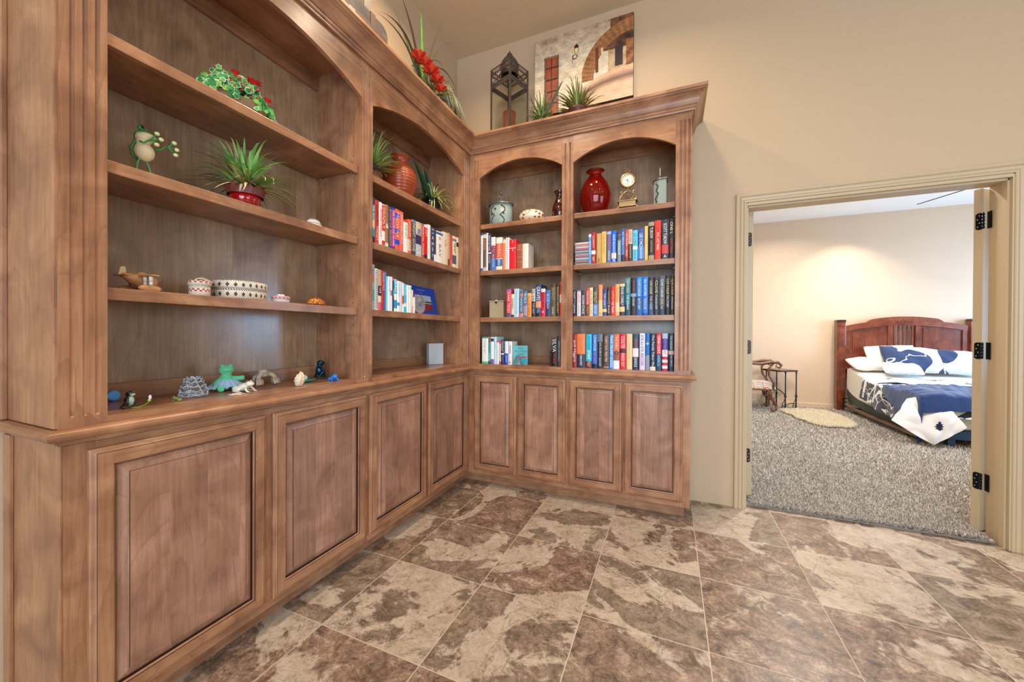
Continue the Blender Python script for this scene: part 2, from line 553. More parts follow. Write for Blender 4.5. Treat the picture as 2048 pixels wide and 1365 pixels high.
# ================================================================ bookcases and base cabinets
def fluted(m, u0, u1, z0, z1, flutes, fz0, fz1, T, M, mi=0, hw=.0055, dp=.0068, th=.02):
    """vertical stile face at out = T with round-ended grooves"""
    K = 6
    def col(ua, ub, za, zb):
        m.add([(ua, T, za), (ub, T, za), (ub, T, zb), (ua, T, zb)], [(0, 1, 2, 3)], mi, False, M)
    us = [u0]
    for f in flutes: us += [f - hw, f + hw]
    us.append(u1)
    for i in range(0, len(us), 2):
        col(us[i], us[i + 1], z0, z1)
    for f in flutes:
        col(f - hw, f + hw, z0, fz0 - hw); col(f - hw, f + hw, fz1 + hw, z1)
        a = [PI * k / K for k in range(K + 1)]
        pr = [(f - hw * math.cos(t), dp * math.sin(t), hw * math.sin(t)) for t in a]
        vs = [(p[0], T - p[1], fz0) for p in pr] + [(p[0], T - p[1], fz1) for p in pr]
        m.add(vs, [(k, k + 1, K + 2 + k, K + 1 + k) for k in range(K)], mi, True, M)
        for zc, sg in ((fz0, -1), (fz1, 1)):
            vs = [(p[0], T - p[1], zc) for p in pr] + [(p[0], T, zc + sg * p[2]) for p in pr] + [(p[0], T, zc + sg * hw) for p in pr]
            fs = [(k, k + 1, K + 2 + k, K + 1 + k) for k in range(K)] + [(K + 1 + k, K + 2 + k, 2 * K + 3 + k, 2 * K + 2 + k) for k in range(K)]
            m.add(vs, fs, mi, False, M)
    # back and sides
    m.add([(u0, T - th, z0), (u1, T - th, z0), (u1, T - th, z1), (u0, T - th, z1), (u0, T, z0), (u1, T, z0), (u1, T, z1), (u0, T, z1)],
          [(0, 1, 2, 3), (0, 4, 7, 3), (1, 5, 6, 2), (0, 1, 5, 4), (3, 2, 6, 7)], mi, False, M)

SHZ = (2.050, 1.685, 1.318)
ZT, ZI = 2.612, 2.586
def upper(run, s0, s1, b0, b1, f0, f1, in0, in1, DB, DW, label, ends=()):
    """one bookcase unit: stiles s0-b0 and b1-s1, bay opening b0-b1, inner sides in0/in1"""
    M = ML if run == 'L' else MR
    WU = WY if run == 'L' else WX
    c = M @ Vector(((s0 + s1) / 2, -DW / 2, .932))
    t = thing('bookcase', label, 'bookcase', c)
    Mi = Matrix.Translation(-c) @ M
    for ua, ub, fl in ((s0, b0, f0), (b1, s1, f1)):
        m = MB(); fluted(m, ua, ub, .932, ZT, fl, .964, 2.548, 0, Mi)
        m.build('stile', WZ, t, recalc=True)
    # arched valance
    zs, za = 2.405, 2.507
    W2 = (b1 - b0) / 2; sag = za - zs; Rr = (W2 * W2 + sag * sag) / (2 * sag)
    um = (b0 + b1) / 2; zc = za - Rr
    am = math.asin(W2 / Rr)
    arc = [(um + Rr * math.sin(-am + 2 * am * k / 32), zc + Rr * math.cos(-am + 2 * am * k / 32)) for k in range(33)]
    m = MB()
    for k in range(32):
        p, q = arc[k], arc[k + 1]
        vs = [(p[0], 0, p[1]), (q[0], 0, q[1]), (q[0], 0, ZT), (p[0], 0, ZT), (p[0], -.02, p[1]), (q[0], -.02, q[1]), (q[0], -.02, ZT), (p[0], -.02, ZT)]
        m.add(vs, [(0, 1, 2, 3), (7, 6, 5, 4), (0, 4, 5, 1), (3, 2, 6, 7)], 0, False, Mi)
    m.build('arched_valance', WU, t, recalc=True)
    MB().box(b0, b1, -.02, 0, .932, .951, M=Mi).build('bottom_rail', WU, t)
    # carcass
    for k, (ua, ub, uin, sg) in enumerate(((s0 + .002, in0, in0, 1), (in1, s1 - .002, in1, -1))):
        m = MB()
        m.box(min(ua, ub), max(ua, ub), -DW, -.02, .932, ZT, M=Mi)
        for wz in (-.055, -.27):
            for sz in SHZ:
                for dz in (-.085, -.053, .03, .062):
                    z = sz + dz
                    m.add([(uin + sg * .0004, wz + .0028 * math.cos(a), z + .0028 * math.sin(a)) for a in [2 * PI * i / 8 for i in range(8)]], [tuple(range(8))], 1, False, Mi)
        m.build('side_panel', [WZ, HOLE], t)
    MB().box(in0, in1, -DW, -DB, .932, ZT, M=Mi).build('back_panel', WB, t)
    MB().box(in0, in1, -DB, -.02, ZI, ZT, M=Mi).build('top_panel', WU, t)
    MB().box(in0, in1, -DB, -.02, .932, .951, M=Mi).build('bottom_panel', WU, t)
    MB().box(in0, in1, -DB, -DB + .018, 2.508, ZI, M=Mi).build('nailing_strip', WU, t, bevel=.001)
    MB().box(in0, in1, -DB, -DB + .018, .951, 1.010, M=Mi).build('nailing_strip', WU, t, bevel=.001)
    for sz in SHZ:
        m = MB()
        ua, ub = max(in0, b0) + .002, min(in1, b1) - .002
        m.prism([(-DB + .004, sz - .022), (-.040, sz - .022), (-.040, sz - .036), (-.020, sz - .036), (-.020, sz), (-DB + .004, sz)], ua, ub, 'yz', M=Mi)
        sh = m.build('shelf', WU, t, bevel=.002)
        pm = MB()
        for uu, sg in ((in0, 1), (in1, -1)):
            for wz in (-.06, -.285):
                pm = MB()
                pm.tube([(uu, wz, sz - .028), (uu + sg * .012, wz, sz - .028)], .003, 8, M=Mi)
                pm.box(min(uu, uu + sg * .010), max(uu, uu + sg * .010), wz - .006, wz + .006, sz - .026, sz - .0225, M=Mi)
                pm.build('shelf_pin', STEEL, sh)
    return t, Mi, c
fl3 = lambda a, b: [a, (a + b) / 2, b]
upper('L', -2.207, -1.107, -2.113, -1.153, fl3(-2.182, -2.133), [-1.129], -2.113, -1.153, .32, .343,
      'wide stained alder bookcase at the left end of the run, holding the frog figurines')
upper('L', -1.107, 0, -1.073, -.110, [-1.090], fl3(-.089, -.036), -1.073, -.110, .32, .343,
      'stained alder bookcase on the left wall beside the corner, with the terracotta vase')
upper('R', 0, .788, .082, .746, fl3(.015, .065), [.771], .030, .760, .33, .368,
      'narrow stained alder bookcase right of the corner, with the painted egg on top')
upper('R', .788, 1.587, .828, 1.492, [.806], fl3(1.521, 1.570), .812, 1.492, .33, .368,
      'stained alder bookcase at the right end of the run, with the mantel clock')
# extra strip of veneer at the corner bay and end-panel trims are parts of their cases
bcs = [o for o in COL.objects if o.name.startswith('bookcase')]
def rel(o, M=None):
    return Matrix.Translation(-o.location) if M is None else Matrix.Translation(-o.location) @ M
b = bcs[0]
MB().box(-2.214, -2.205, -.343, -.0075, .934, 2.5985, M=rel(b, ML)).build('end_panel', WZ, b, bevel=.001)
MB().box(-2.226, -2.214, -.343, -.302, .934, 2.5985, M=rel(b, ML)).build('scribe_trim', WZ, b, bevel=.002)
b = bcs[2]
MB().box(.030, .125, -.330, -.322, .951, 2.508, M=rel(b, MR)).build('filler_strip', WB, b, bevel=.001)

# crown moulding around the top, with its board
crown = [(.0006, 2.600), (.012, 2.600), (.014, 2.606), (.014, 2.612), (.018, 2.616), (.021, 2.622), (.021, 2.628), (.027, 2.632),
         (.030, 2.638), (.032, 2.648), (.037, 2.660), (.045, 2.673), (.055, 2.684), (.066, 2.692), (.070, 2.693), (.071, 2.699), (.078, 2.702), (.080, 2.706), (.080, 2.720), (.060, 2.720), (.060, 2.700)]
t = thing('crown_moulding', 'stained wood crown moulding running along the top of all the bookcases', 'moulding', (0, 0, 2.6))
t0 = Matrix.Translation((0, 0, -2.6))
m = MB()
path = lambda w_: [(-.343, -2.210 - w_), (w_, -2.210 - w_), (w_, -w_), (1.589 + w_, -w_), (1.589 + w_, .368)]
m.sweep(crown, path, [1, 2, 1, 2])
m.v = [(x, y, z - 2.6) for x, y, z in m.v]
m.build('moulding', [WZ, WX, WY], t, recalc=False)
m = MB()
m.box(-.3425, .055, -2.20, -.055, 2.682, 2.700, M=t0).box(-.343, 1.585, -.055, .368, 2.682, 2.700, M=t0)
m.build('top_board', WX, t)

# counter with its rounded nosing
t = thing('countertop', 'stained wood counter ledge with rounded nosing between the base cabinets and bookcases', 'countertop', (0, 0, .888))
nose = [(.0006, .8882), (.006, .889), (.007, .893), (.013, .895), (.013, .901), (.020, .902), (.027, .905), (.031, .911), (.032, .917), (.030, .924), (.024, .929), (.014, .9315), (-.02, .932)]
m = MB()
path = lambda w_: [(-.343, -2.205 - w_), (w_, -2.205 - w_), (w_, -w_), (1.589 + w_, -w_), (1.589 + w_, .368)]
m.sweep(nose, path, [1, 2, 1, 2])
m.v = [(x, y, z - .888) for x, y, z in m.v]
o = m.build('nosing', [WZ, WX, WY], t, recalc=False)
for p_ in o.data.polygons: p_.use_smooth = False
t0 = Matrix.Translation((0, 0, -.888))
m = MB()
m.box(-.343, 0, -2.203, 0, .8885, .9318, M=t0).box(-.343, 1.587, 0, .368, .8885, .9318, M=t0)
m.build('slab', WY, t)

def ring_quads(m, loops, M, mi_side, mi_rail):
    """loops: list of (u0,u1,z0,z1,w)"""
    for a, b in zip(loops[:-1], loops[1:]):
        A = [(a[0], a[4], a[2]), (a[1], a[4], a[2]), (a[1], a[4], a[3]), (a[0], a[4], a[3])]
        Bq = [(b[0], b[4], b[2]), (b[1], b[4], b[2]), (b[1], b[4], b[3]), (b[0], b[4], b[3])]
        m.add(A + Bq, [(0, 1, 5, 4), (1, 2, 6, 5), (2, 3, 7, 6), (3, 0, 4, 7)], [mi_rail, mi_side, mi_rail, mi_side], False, M)
def door(run, t, c, u0, u1, z0=.122, z1=.866, fr=.047):
    M = Matrix.Translation(-c) @ (ML if run == 'L' else MR)
    WU = WY if run == 'L' else WX
    def L(i, w_): return (u0 + i, u1 - i, z0 + i, z1 - i, w_)
    m = MB()
    ring_quads(m, [L(0, .001), L(0, .012), L(.003, .015), L(.009, .0165), L(.013, .0195)], M, 0, 1)
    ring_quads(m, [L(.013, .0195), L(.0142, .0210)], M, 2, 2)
    i0, i1 = .0142, fr
    a, b = L(i0, .021), L(i1, .021)
    m.add([(a[0], .021, a[2]), (b[0], .021, a[2]), (b[0], .021, a[3]), (a[0], .021, a[3])], [(0, 1, 2, 3)], 0, False, M)
    m.add([(b[1], .021, a[2]), (a[1], .021, a[2]), (a[1], .021, a[3]), (b[1], .021, a[3])], [(0, 1, 2, 3)], 0, False, M)
    for zz in ((a[2], b[2]), (b[3], a[3])):
        m.add([(b[0], .021, zz[0]), (b[1], .021, zz[0]), (b[1], .021, zz[1]), (b[0], .021, zz[1])], [(0, 1, 2, 3)], 1, False, M)
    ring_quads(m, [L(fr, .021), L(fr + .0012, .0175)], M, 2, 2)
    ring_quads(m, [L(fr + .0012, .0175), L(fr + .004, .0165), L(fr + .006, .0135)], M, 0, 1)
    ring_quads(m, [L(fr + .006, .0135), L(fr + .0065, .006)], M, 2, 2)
    m.add([(u0, .001, z0), (u1, .001, z0), (u1, .001, z1), (u0, .001, z1)], [(3, 2, 1, 0)], 0, False, M)
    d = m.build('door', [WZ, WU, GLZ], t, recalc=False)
    m = MB()
    q = fr + .0065
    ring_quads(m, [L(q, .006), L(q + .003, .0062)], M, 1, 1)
    ring_quads(m, [L(q + .003, .0062), L(q + .006, .0085), L(q + .014, .0125), L(q + .024, .0158), L(q + .029, .0166)], M, 0, 0)
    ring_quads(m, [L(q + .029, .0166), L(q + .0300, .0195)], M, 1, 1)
    e = L(q + .03, .0195)
    m.add([(e[0], .0195, e[2]), (e[1], .0195, e[2]), (e[1], .0195, e[3]), (e[0], .0195, e[3])], [(0, 1, 2, 3)], 0, False, M)
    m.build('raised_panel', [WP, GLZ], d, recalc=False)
def base(run, s0, s1, doors, label):
    M = ML if run == 'L' else MR
    WU = WY if run == 'L' else WX
    DW = .343 if run == 'L' else .368
    c = M @ Vector(((s0 + s1) / 2, -DW / 2, 0))
    t = thing('base_cabinet', label, 'cabinet', c)
    Mi = Matrix.Translation(-c) @ M
    u0, u1 = doors[0][0] + .012, doors[-1][1] - .012
    mid = (doors[0][1] + doors[1][0]) / 2
    m = MB()
    m.box(s0, u0 + .012, -.02, 0, .0885, .887, M=Mi).box(u1 - .012, s1, -.02, 0, .0885, .887, M=Mi).box(mid - .02, mid + .02, -.02, 0, .135, .855, M=Mi)
    m.box(u0 + .012, u1 - .012, -.02, 0, .0885, .135, mi=1, M=Mi).box(u0 + .012, u1 - .012, -.02, 0, .855, .887, mi=1, M=Mi)
    m.build('face_frame', [WZ, WU], t)
    MB().box(s0, s1, -DW, -.0205, .0885, .887, M=Mi).build('carcass', WZ, t)
    MB().box(s0 + (0 if s0 > .1 else .004 if s0 < -2 else (-.0756 if run == 'R' else 0)), s1 + (-.03 if s1 > 1.5 else .0755 if run == 'L' and s1 > -.1 else 0), -DW, -.0756, 0, .0885, M=Mi).build('toe_kick', WU, t)
    for a, b_ in doors: door(run, t, c, a, b_)
    return t, Mi
t, Mi = base('L', -2.198, -1.107, [(-2.155, -1.661), (-1.632, -1.132)], 'stained alder base cabinet nearest the camera with two wide raised-panel doors')
MB().box(-2.203, -2.198, -.343, -.006, 0, .887, M=Mi).build('end_panel', WZ, t, bevel=.001)
MB().box(-2.213, -2.203, -.343, -.302, 0, .887, M=Mi).build('scribe_trim', WZ, t, bevel=.002)
base('L', -1.107, 0, [(-1.104, -.594), (-.574, -.060)], 'stained alder two-door base cabinet on the left wall, next to the corner')
base('R', 0, .794, [(.048, .406), (.416, .782)], 'stained alder base cabinet right of the corner with two narrow doors')
base('R', .794, 1.587, [(.807, 1.170), (1.181, 1.543)], 'stained alder base cabinet at the right end, beside the beige wall')
# ================================================================ books
# one line per book: left right height | cover | bands lo-hi:colour | texts string:colour:lo:hi:size | description
ROWS = {}
ROWS['A']=('L',-0.035,1.685,'''-1.040 -1.014 0.250|209fae|.0-.14:16324a;.35-.5:d8d8b0;.82-1:2a4a5e|THE OUTLAW:ffffff:.3:.85:.5|teal and sand paperback
-1.014 -0.983 0.244|d8402f|.3-.55:c23a2c|CLANCY:201818:.5:.9:.5;TARGET:f3d9c8:.08:.42:.5|red book with black lettering
-0.983 -0.958 0.241|f4f1ea||SECOND CHANCE:c8323c:.2:.85:.6|white book with red lettering
-0.958 -0.932 0.237|f2ece4|.36-.98:d8392c;.02-.13:d8392c|DEADLY:fbf2ea:.4:.94:.55|white book with a red block on its spine
-0.932 -0.905 0.243|9c7350|.0-.1:e8dccb|&:fbf2ea:.42:.58:.9|tan brown book
-0.905 -0.878 0.240|45454f||BOOK OF SECRETS:d6b98a:.06:.94:.45|charcoal book with gold lettering
-0.878 -0.847 0.244|b83c98|.0-.05:2540b8;.94-1:2540b8|THE HOUSE:f3e4f0:.5:.95:.5;OF GLASS:ffffff:.08:.48:.4|magenta and blue book
-0.847 -0.806 0.245|e26450|.78-.9:1f4fd0;.42-.52:1f4fd0;.14-.26:1f4fd0|MIDWAY:f2d6a8:.3:.92:.6|salmon book with blue squares
-0.806 -0.771 0.242|f06a50||NORTHERN LIGHT:fff0e4:.2:.92:.42|coral book with pale lettering
-0.771 -0.727 0.198|f3f3ee|.0-.01:303030;.95-1:e04a38|THE LIST:48c040:.45:.9:.55|white book with a green title
-0.727 -0.694 0.216|ea5a44|.1-.42:eac8a0|CUSSLER:f3dcc0:.5:.93:.5;FLOOD:a82f24:.14:.4:.45|coral red book with a beige block
-0.694 -0.648 0.225|4c4c4a|.93-1:8a8f90|NIGHT GONE:e8e6da:.12:.9:.55|charcoal book with silver lettering
-0.648 -0.588 0.225|b9c0c4|.62-.66:c89a6c;.36-.62:3c3360;.82-.94:d9c79a|FIRE:2a3048:.66:.8:.45;ICE:f4f4f4:.08:.3:.6|silver grey book with a purple band
-0.588 -0.557 0.228|c44e48||MORTAL STAKE:f6e2dc:.1:.92:.6|brick red book
-0.557 -0.519 0.229|de1c1a|.0-.14:2e3340;.93-1:e8e8e8|LAST:f6e2dc:.66:.92:.5|bright red book with a dark foot
-0.519 -0.484 0.239|efe9da|.0-.04:c8a060||cream book with a gilt edge
-0.483 -0.441 0.232|3a4670||I I:f4f4f4:.82:.94:.5;A:f4f4f4:.64:.74:.6;M:f4f4f4:.46:.56:.6;E:f4f4f4:.3:.4:.6;II:f4f4f4:.14:.22:.6|navy book with white marks
-0.441 -0.418 0.233|463c34|.0-.22:f0f0ea||dark brown book with a white foot
-0.418 -0.332 0.223|f2efe8|.9-.97:1e66b0|BAY:505058:.2:.6:.3;o:303030:.74:.84:.3|wide white book with a blue top band
-0.332 -0.266 0.238|ead6b4||Life:a08860:.56:.76:.4|cream hardcover
-0.266 -0.238 0.244|bfa888|.02-.22:6a4a3c||beige book with a brown foot
-0.238 -0.201 0.237|e04c3c||RUN:f6dccc:.04:.2:.5|orange red book
-0.201 -0.145 0.238|f0e2c4|.12-.4:4a5c74;.84-.92:6c8088|THE KEY:30343c:.46:.8:.5|cream book with a slate block
-0.145 -0.077 0.240|d8c8a8|.7-.84:3a2c28;.84-1:e8d8d0|TIDE:fbf6ea:.28:.62:.5|beige book with a portrait at its top''')
ROWS['B']=('L',-0.035,1.318,'''-1.038 -1.015 0.248|9fb4b8|.6-.8:b88070;.2-.45:50a8b0;.9-1:d0d0cc|IRISH:303840:.82:.98:.5|grey teal book
-1.015 -0.988 0.230|f1efe9||<<<<<<<<<<<<<<<<<<:181818:.03:.97:.8|black and white zigzag book
-0.988 -0.961 0.228|c8a680|.36-.6:26242c;.0-.2:e86070;.2-.36:ead8b8|HOME:f4f4f0:.42:.56:.5|tan book with a black block and pink foot
-0.961 -0.933 0.228|b2323e|.0-.18:98404c|GARDEN TOUR:f0d0c8:.5:.95:.45|crimson book
-0.933 -0.922 0.222|1490e0|||thin bright blue book
-0.922 -0.909 0.199|8fe0cc||COOK:f2fffa:.5:.9:.6|mint green book
-0.909 -0.886 0.201|f2f4f6||ROME:b0b4bc:.55:.9:.5|white book with grey lettering
-0.886 -0.868 0.202|dfe6ec|.45-.6:7f8894||pale grey book
-0.868 -0.855 0.196|24242c|.92-1:ee3860|TRIPS:f0f0f0:.3:.85:.6|black book with a pink top
-0.855 -0.826 0.191|eef6f8|.55-.98:38c4e8;.1-.36:2a9ad0|BALI:ffffff:.62:.94:.6|white and cyan book
-0.826 -0.801 0.186|f6f6f6|.2-.3:4a90d0|ISLANDS:c0c4cc:.5:.92:.5|white book with a blue mark
-0.801 -0.779 0.184|cfd8dc|.3-.4:e8d0b0||pale silver book
-0.779 -0.763 0.180|f4f2f0|.28-.56:d83038||white book with a red patch
-0.763 -0.738 0.175|28c6e4|.2-.32:f0f0e8|HIKING:e8ffff:.6:.95:.6|cyan book
-0.738 -0.714 0.172|f6f8f8|||slim plain white book
-0.714 -0.689 0.171|eaf4f0|.86-.95:a8e0d0||white book with a mint band
-0.688 -0.672 0.146|f2d8b8|.0-.3:e0a090||low peach booklet
-0.672 -0.650 0.101|f4f4f6|||short white booklet''')
ROWS['C']=('R',0.04,1.685,'''0.072 0.093 0.304|f0f0f0|.94-1:3a68b0;.0-.08:3a68b0|SPRING:d0d0d0:.4:.8:.5|white book with blue ends
0.093 0.123 0.304|6b5444|.86-.96:e8d4bc;.0-.1:c8b8a8|KING:f08048:.56:.82:.75|brown book with orange lettering
0.123 0.139 0.301|f2eeea|||plain white book
0.139 0.166 0.292|33384a|.46-.5:e8ccc4|SEALS OF WAR:f0f0f0:.54:.96:.4;A NOVEL:d8d8d8:.2:.42:.4|charcoal and blue book
0.166 0.204 0.264|5577bb|.74-1:f0e8e2;.36-.74:8a4a50|1776:f0788c:.54:.76:.7;McCULLOUGH:f4f4f4:.1:.48:.3|blue book titled 1776
0.209 0.262 0.256|f2ead8|.36-.82:e8583a;.12-.34:2468a8;.0-.02:2468a8|FAMOUS:f6dcc0:.4:.8:.5;BIRDS:f2f6fa:.14:.32:.4|thick white book with orange and blue blocks
0.267 0.290 0.236|ec8a58|.88-.98:f6d8b8||orange paperback
0.290 0.321 0.247|f6f2f0||...............:c83848:.03:.97:.3|white spiral-bound book with red dots
0.322 0.378 0.230|e02432|.7-.72:f4d4d0;.02-.09:e0202c|Concise:f6d8d4:.88:.98:.2;CHRONICLE:f8f0f0:.6:.7:.14|thick bright red book
0.381 0.432 0.192|a2593a|.74-.76:c88060;.46-.48:c88060;.26-.28:c88060|BIBLE:c98a68:.76:.94:.4|brown leather book
0.432 0.478 0.188|efe4d8|||white softcover book at the row's right end''')
ROWS['D']=('R',0.04,1.318,'''0.299 0.339 0.216|e23c48|.88-1:a860a8;.0-.14:6a5870|DARK TIDES:f8d8d0:.16:.9:.5|red and magenta book
0.340 0.365 0.177|ddd2b8|.86-.96:f0e8c8;.0-.1:2a2a38|TIMES:60584c:.36:.82:.6|short cream book
0.364 0.404 0.217|bcdcee||PILOT HOUSE:7aa4c0:.1:.9:.3|light blue book
0.408 0.437 0.195|56708c|.8-.92:c88060;.0-.14:e88878|THE BAD SEED:e4ecf4:.2:.78:.45|slate book with an orange title band
0.439 0.471 0.194|5a7892|.06-.44:9ab0c0|CROSS:e02848:.1:.44:.6;KILL:d8e8f4:.5:.9:.6|steel blue book with red lettering
0.473 0.505 0.180|f0943c|.88-1:f8b468|GOLDEN SUN:b85a20:.06:.42:.4;Y:60408c:.46:.54:.6|orange book
0.507 0.536 0.209|2c2a30|.56-1:d8d8d8|SILVA:18181c:.58:.98:.85;THE HEIST:d8d4cc:.1:.5:.4|black and white book
0.539 0.580 0.243|2e3f68|.28-.48:e0a070;.0-.1:28282c|GRAVES:f4f4f8:.5:.92:.7;STEEL:a8b8cc:.12:.27:.5|tall navy book with white lettering
0.581 0.614 0.208|d9202e|.88-1:f0e0e0|SCOTT TUROW:481014:.32:.86:.5;x:f0d8d8:.08:.26:.6|red book with black lettering
0.616 0.652 0.197|3f70b8|.0-.5:33406e|BLUE SEA:d8e4f4:.3:.85:.4|blue book
0.654 0.693 0.240|61533a|.9-1:4c4030|PATRIOT:b8a070:.5:.88:.5;GAMES:e0d4b0:.06:.3:.4|olive brown book with gold lettering
0.697 0.720 0.238|38321e||BALDACCI MEMORY:cdb878:.1:.9:.6|dark book with gold lettering
0.722 0.740 0.249|d8301f|.4-.64:d8c8b8|DEVIL:501410:.66:.96:.5|tall red book at the row's right end''')
ROWS['E']=('R',0.04,0.951,'''0.090 0.145 0.212|eef2ee|.95-1:2f9a68;.0-.08:5ab888|Travels:98a0a8:.6:.9:.3;EAT:c8b890:.4:.54:.4|thick white book with green ends
0.145 0.165 0.207|1d9a96|.8-1:8a5a34;.0-.1:205048|EUROPE:dff4ee:.12:.4:.6|teal book with a brown top
0.166 0.195 0.210|f2f2f6|.0-.18:8d60a0;.84-.96:38486c||white book with a purple foot
0.196 0.216 0.214|bfe4f0||GUIDE:88b8cc:.5:.9:.5|pale cyan book
0.217 0.238 0.182|dcebf0|.94-1:e02844||pale book with a red top
0.239 0.254 0.186|f0c8b0|.86-1:d83040;.0-.12:d83040||peach and red book
0.255 0.282 0.190|1f3448|.4-.46:d8e8f0|CONTRACT:d4e4ee:.52:.95:.55;WORLD:5a9ac8:.1:.36:.5|dark navy book
0.287 0.315 0.180|e8eef8|.0-.48:2c48c8|DAWN:e8eefc:.1:.4:.4|white and royal blue book
0.318 0.348 0.179|eff1ee||PEARL:2870b8:.44:.84:.4;HARBOR:d83828:.5:.84:.3;R:404048:.04:.14:.8|white book with blue and red lettering''')
ROWS['E2']=('R',0.06,0.951,'''0.645 0.659 0.114|101014||.:f02020:.7:.8:.4|short black booklet
0.660 0.698 0.208|1e1a18||SILVA:f4ece0:.5:.97:.75;THE ORDER:d83020:.1:.47:.45|black book with white and red lettering
0.700 0.728 0.224|3c3c3c||JAMES LEE BURKE:d0ccc0:.1:.9:.4|dark grey book
0.729 0.736 0.242|5a6478|||thin grey blue book''')
ROWS['F']=('R',0.035,1.685,'''0.932 0.951 0.210|52a4e6|.9-1:d0e4f4|GRAFTON:e4f2fc:.3:.8:.5|light blue book
0.952 0.982 0.222|ae2e2c|.3-.42:e8e4e0|CLANCY:f0dcd4:.5:.9:.4;NET:f0dcd4:.08:.22:.5|dark red book with a white badge
0.987 1.021 0.209|c99e58||THE BROKEN TRAIL:e8c890:.2:.94:.3;MAX:40301c:.02:.16:.5|tan gold book
1.023 1.055 0.219|e2bc66||THE PILGRIM:b88c38:.3:.94:.4|yellow gold book
1.058 1.088 0.219|5a6ea2|.9-.98:a8b8d8|DAN BROWN:e24a4a:.42:.88:.5;INFERNO:f0e4b0:.08:.38:.4|slate blue book with red lettering
1.090 1.123 0.218|1566d6|.12-.3:e8d8d0|DAVID BALDACCI:f2f6fc:.32:.88:.45;HIT:ffffff:.02:.1:.5|royal blue book with white lettering
1.129 1.154 0.188|7d9494|.8-.98:50605e|HARBOR:eef2ea:.25:.75:.45|grey teal book
1.154 1.180 0.225|2f5fb0|.0-.2:2c2c58|PATTERSON:e8f0fa:.5:.9:.45;TOYS:b8d0ec:.22:.48:.4|blue book beside a red orange one
1.181 1.201 0.218|c9583e|.0-.12:8c3c34|PATTERSON:f8dccc:.5:.88:.5;ZOO:f8dccc:.14:.4:.4|red orange book
1.202 1.228 0.216|4a382c|.54-1:e6bcae|SWORD:8c4840:.6:.92:.5;SHADOW:e0c8b0:.1:.5:.4|pink and dark brown book
1.230 1.262 0.207|66cbe6|.38-.48:e8f0f4|LEE CHILD:1c6a94:.5:.9:.5;MAKE ME:2a86a8:.06:.34:.4|cyan book
1.264 1.303 0.216|36599f|.06-.42:4a8cd8|LEE CHILD:f0f4fc:.4:.84:.5;BLUE MOON:f0f4fc:.06:.38:.35|wide blue book with white lettering
1.305 1.327 0.228|e8c06a||LITTLE FLOWER:fae8b8:.1:.94:.45;o:e07030:.46:.54:.6|yellow book beside a black one with tan ends
1.330 1.366 0.256|2b2a2c|.88-.98:a89478;.0-.12:a89478|TUROW:e8e0d4:.56:.84:.55;LIMITATIONS:b8a890:.2:.5:.3|black book with tan end bands
1.369 1.407 0.257|e73a28||SCOTT TUROW:501810:.44:.82:.34;THE LAST TRIAL:f8f0e8:.24:.7:.4|bright red book titled The Last Trial
1.411 1.453 0.259|383942|.14-.36:c8484c|SCOTT TUROW:eef0f4:.38:.9:.5;A:ffffff:.02:.12:.4|wide charcoal book with a red block
1.454 1.487 0.259|211b18||ONE L:e4d4b8:.62:.92:.5;SCOTT TUROW:d83c28:.14:.5:.4|black book with white and red lettering
1.488 1.495 0.192|1a1616|||thin black book at the right stile''')
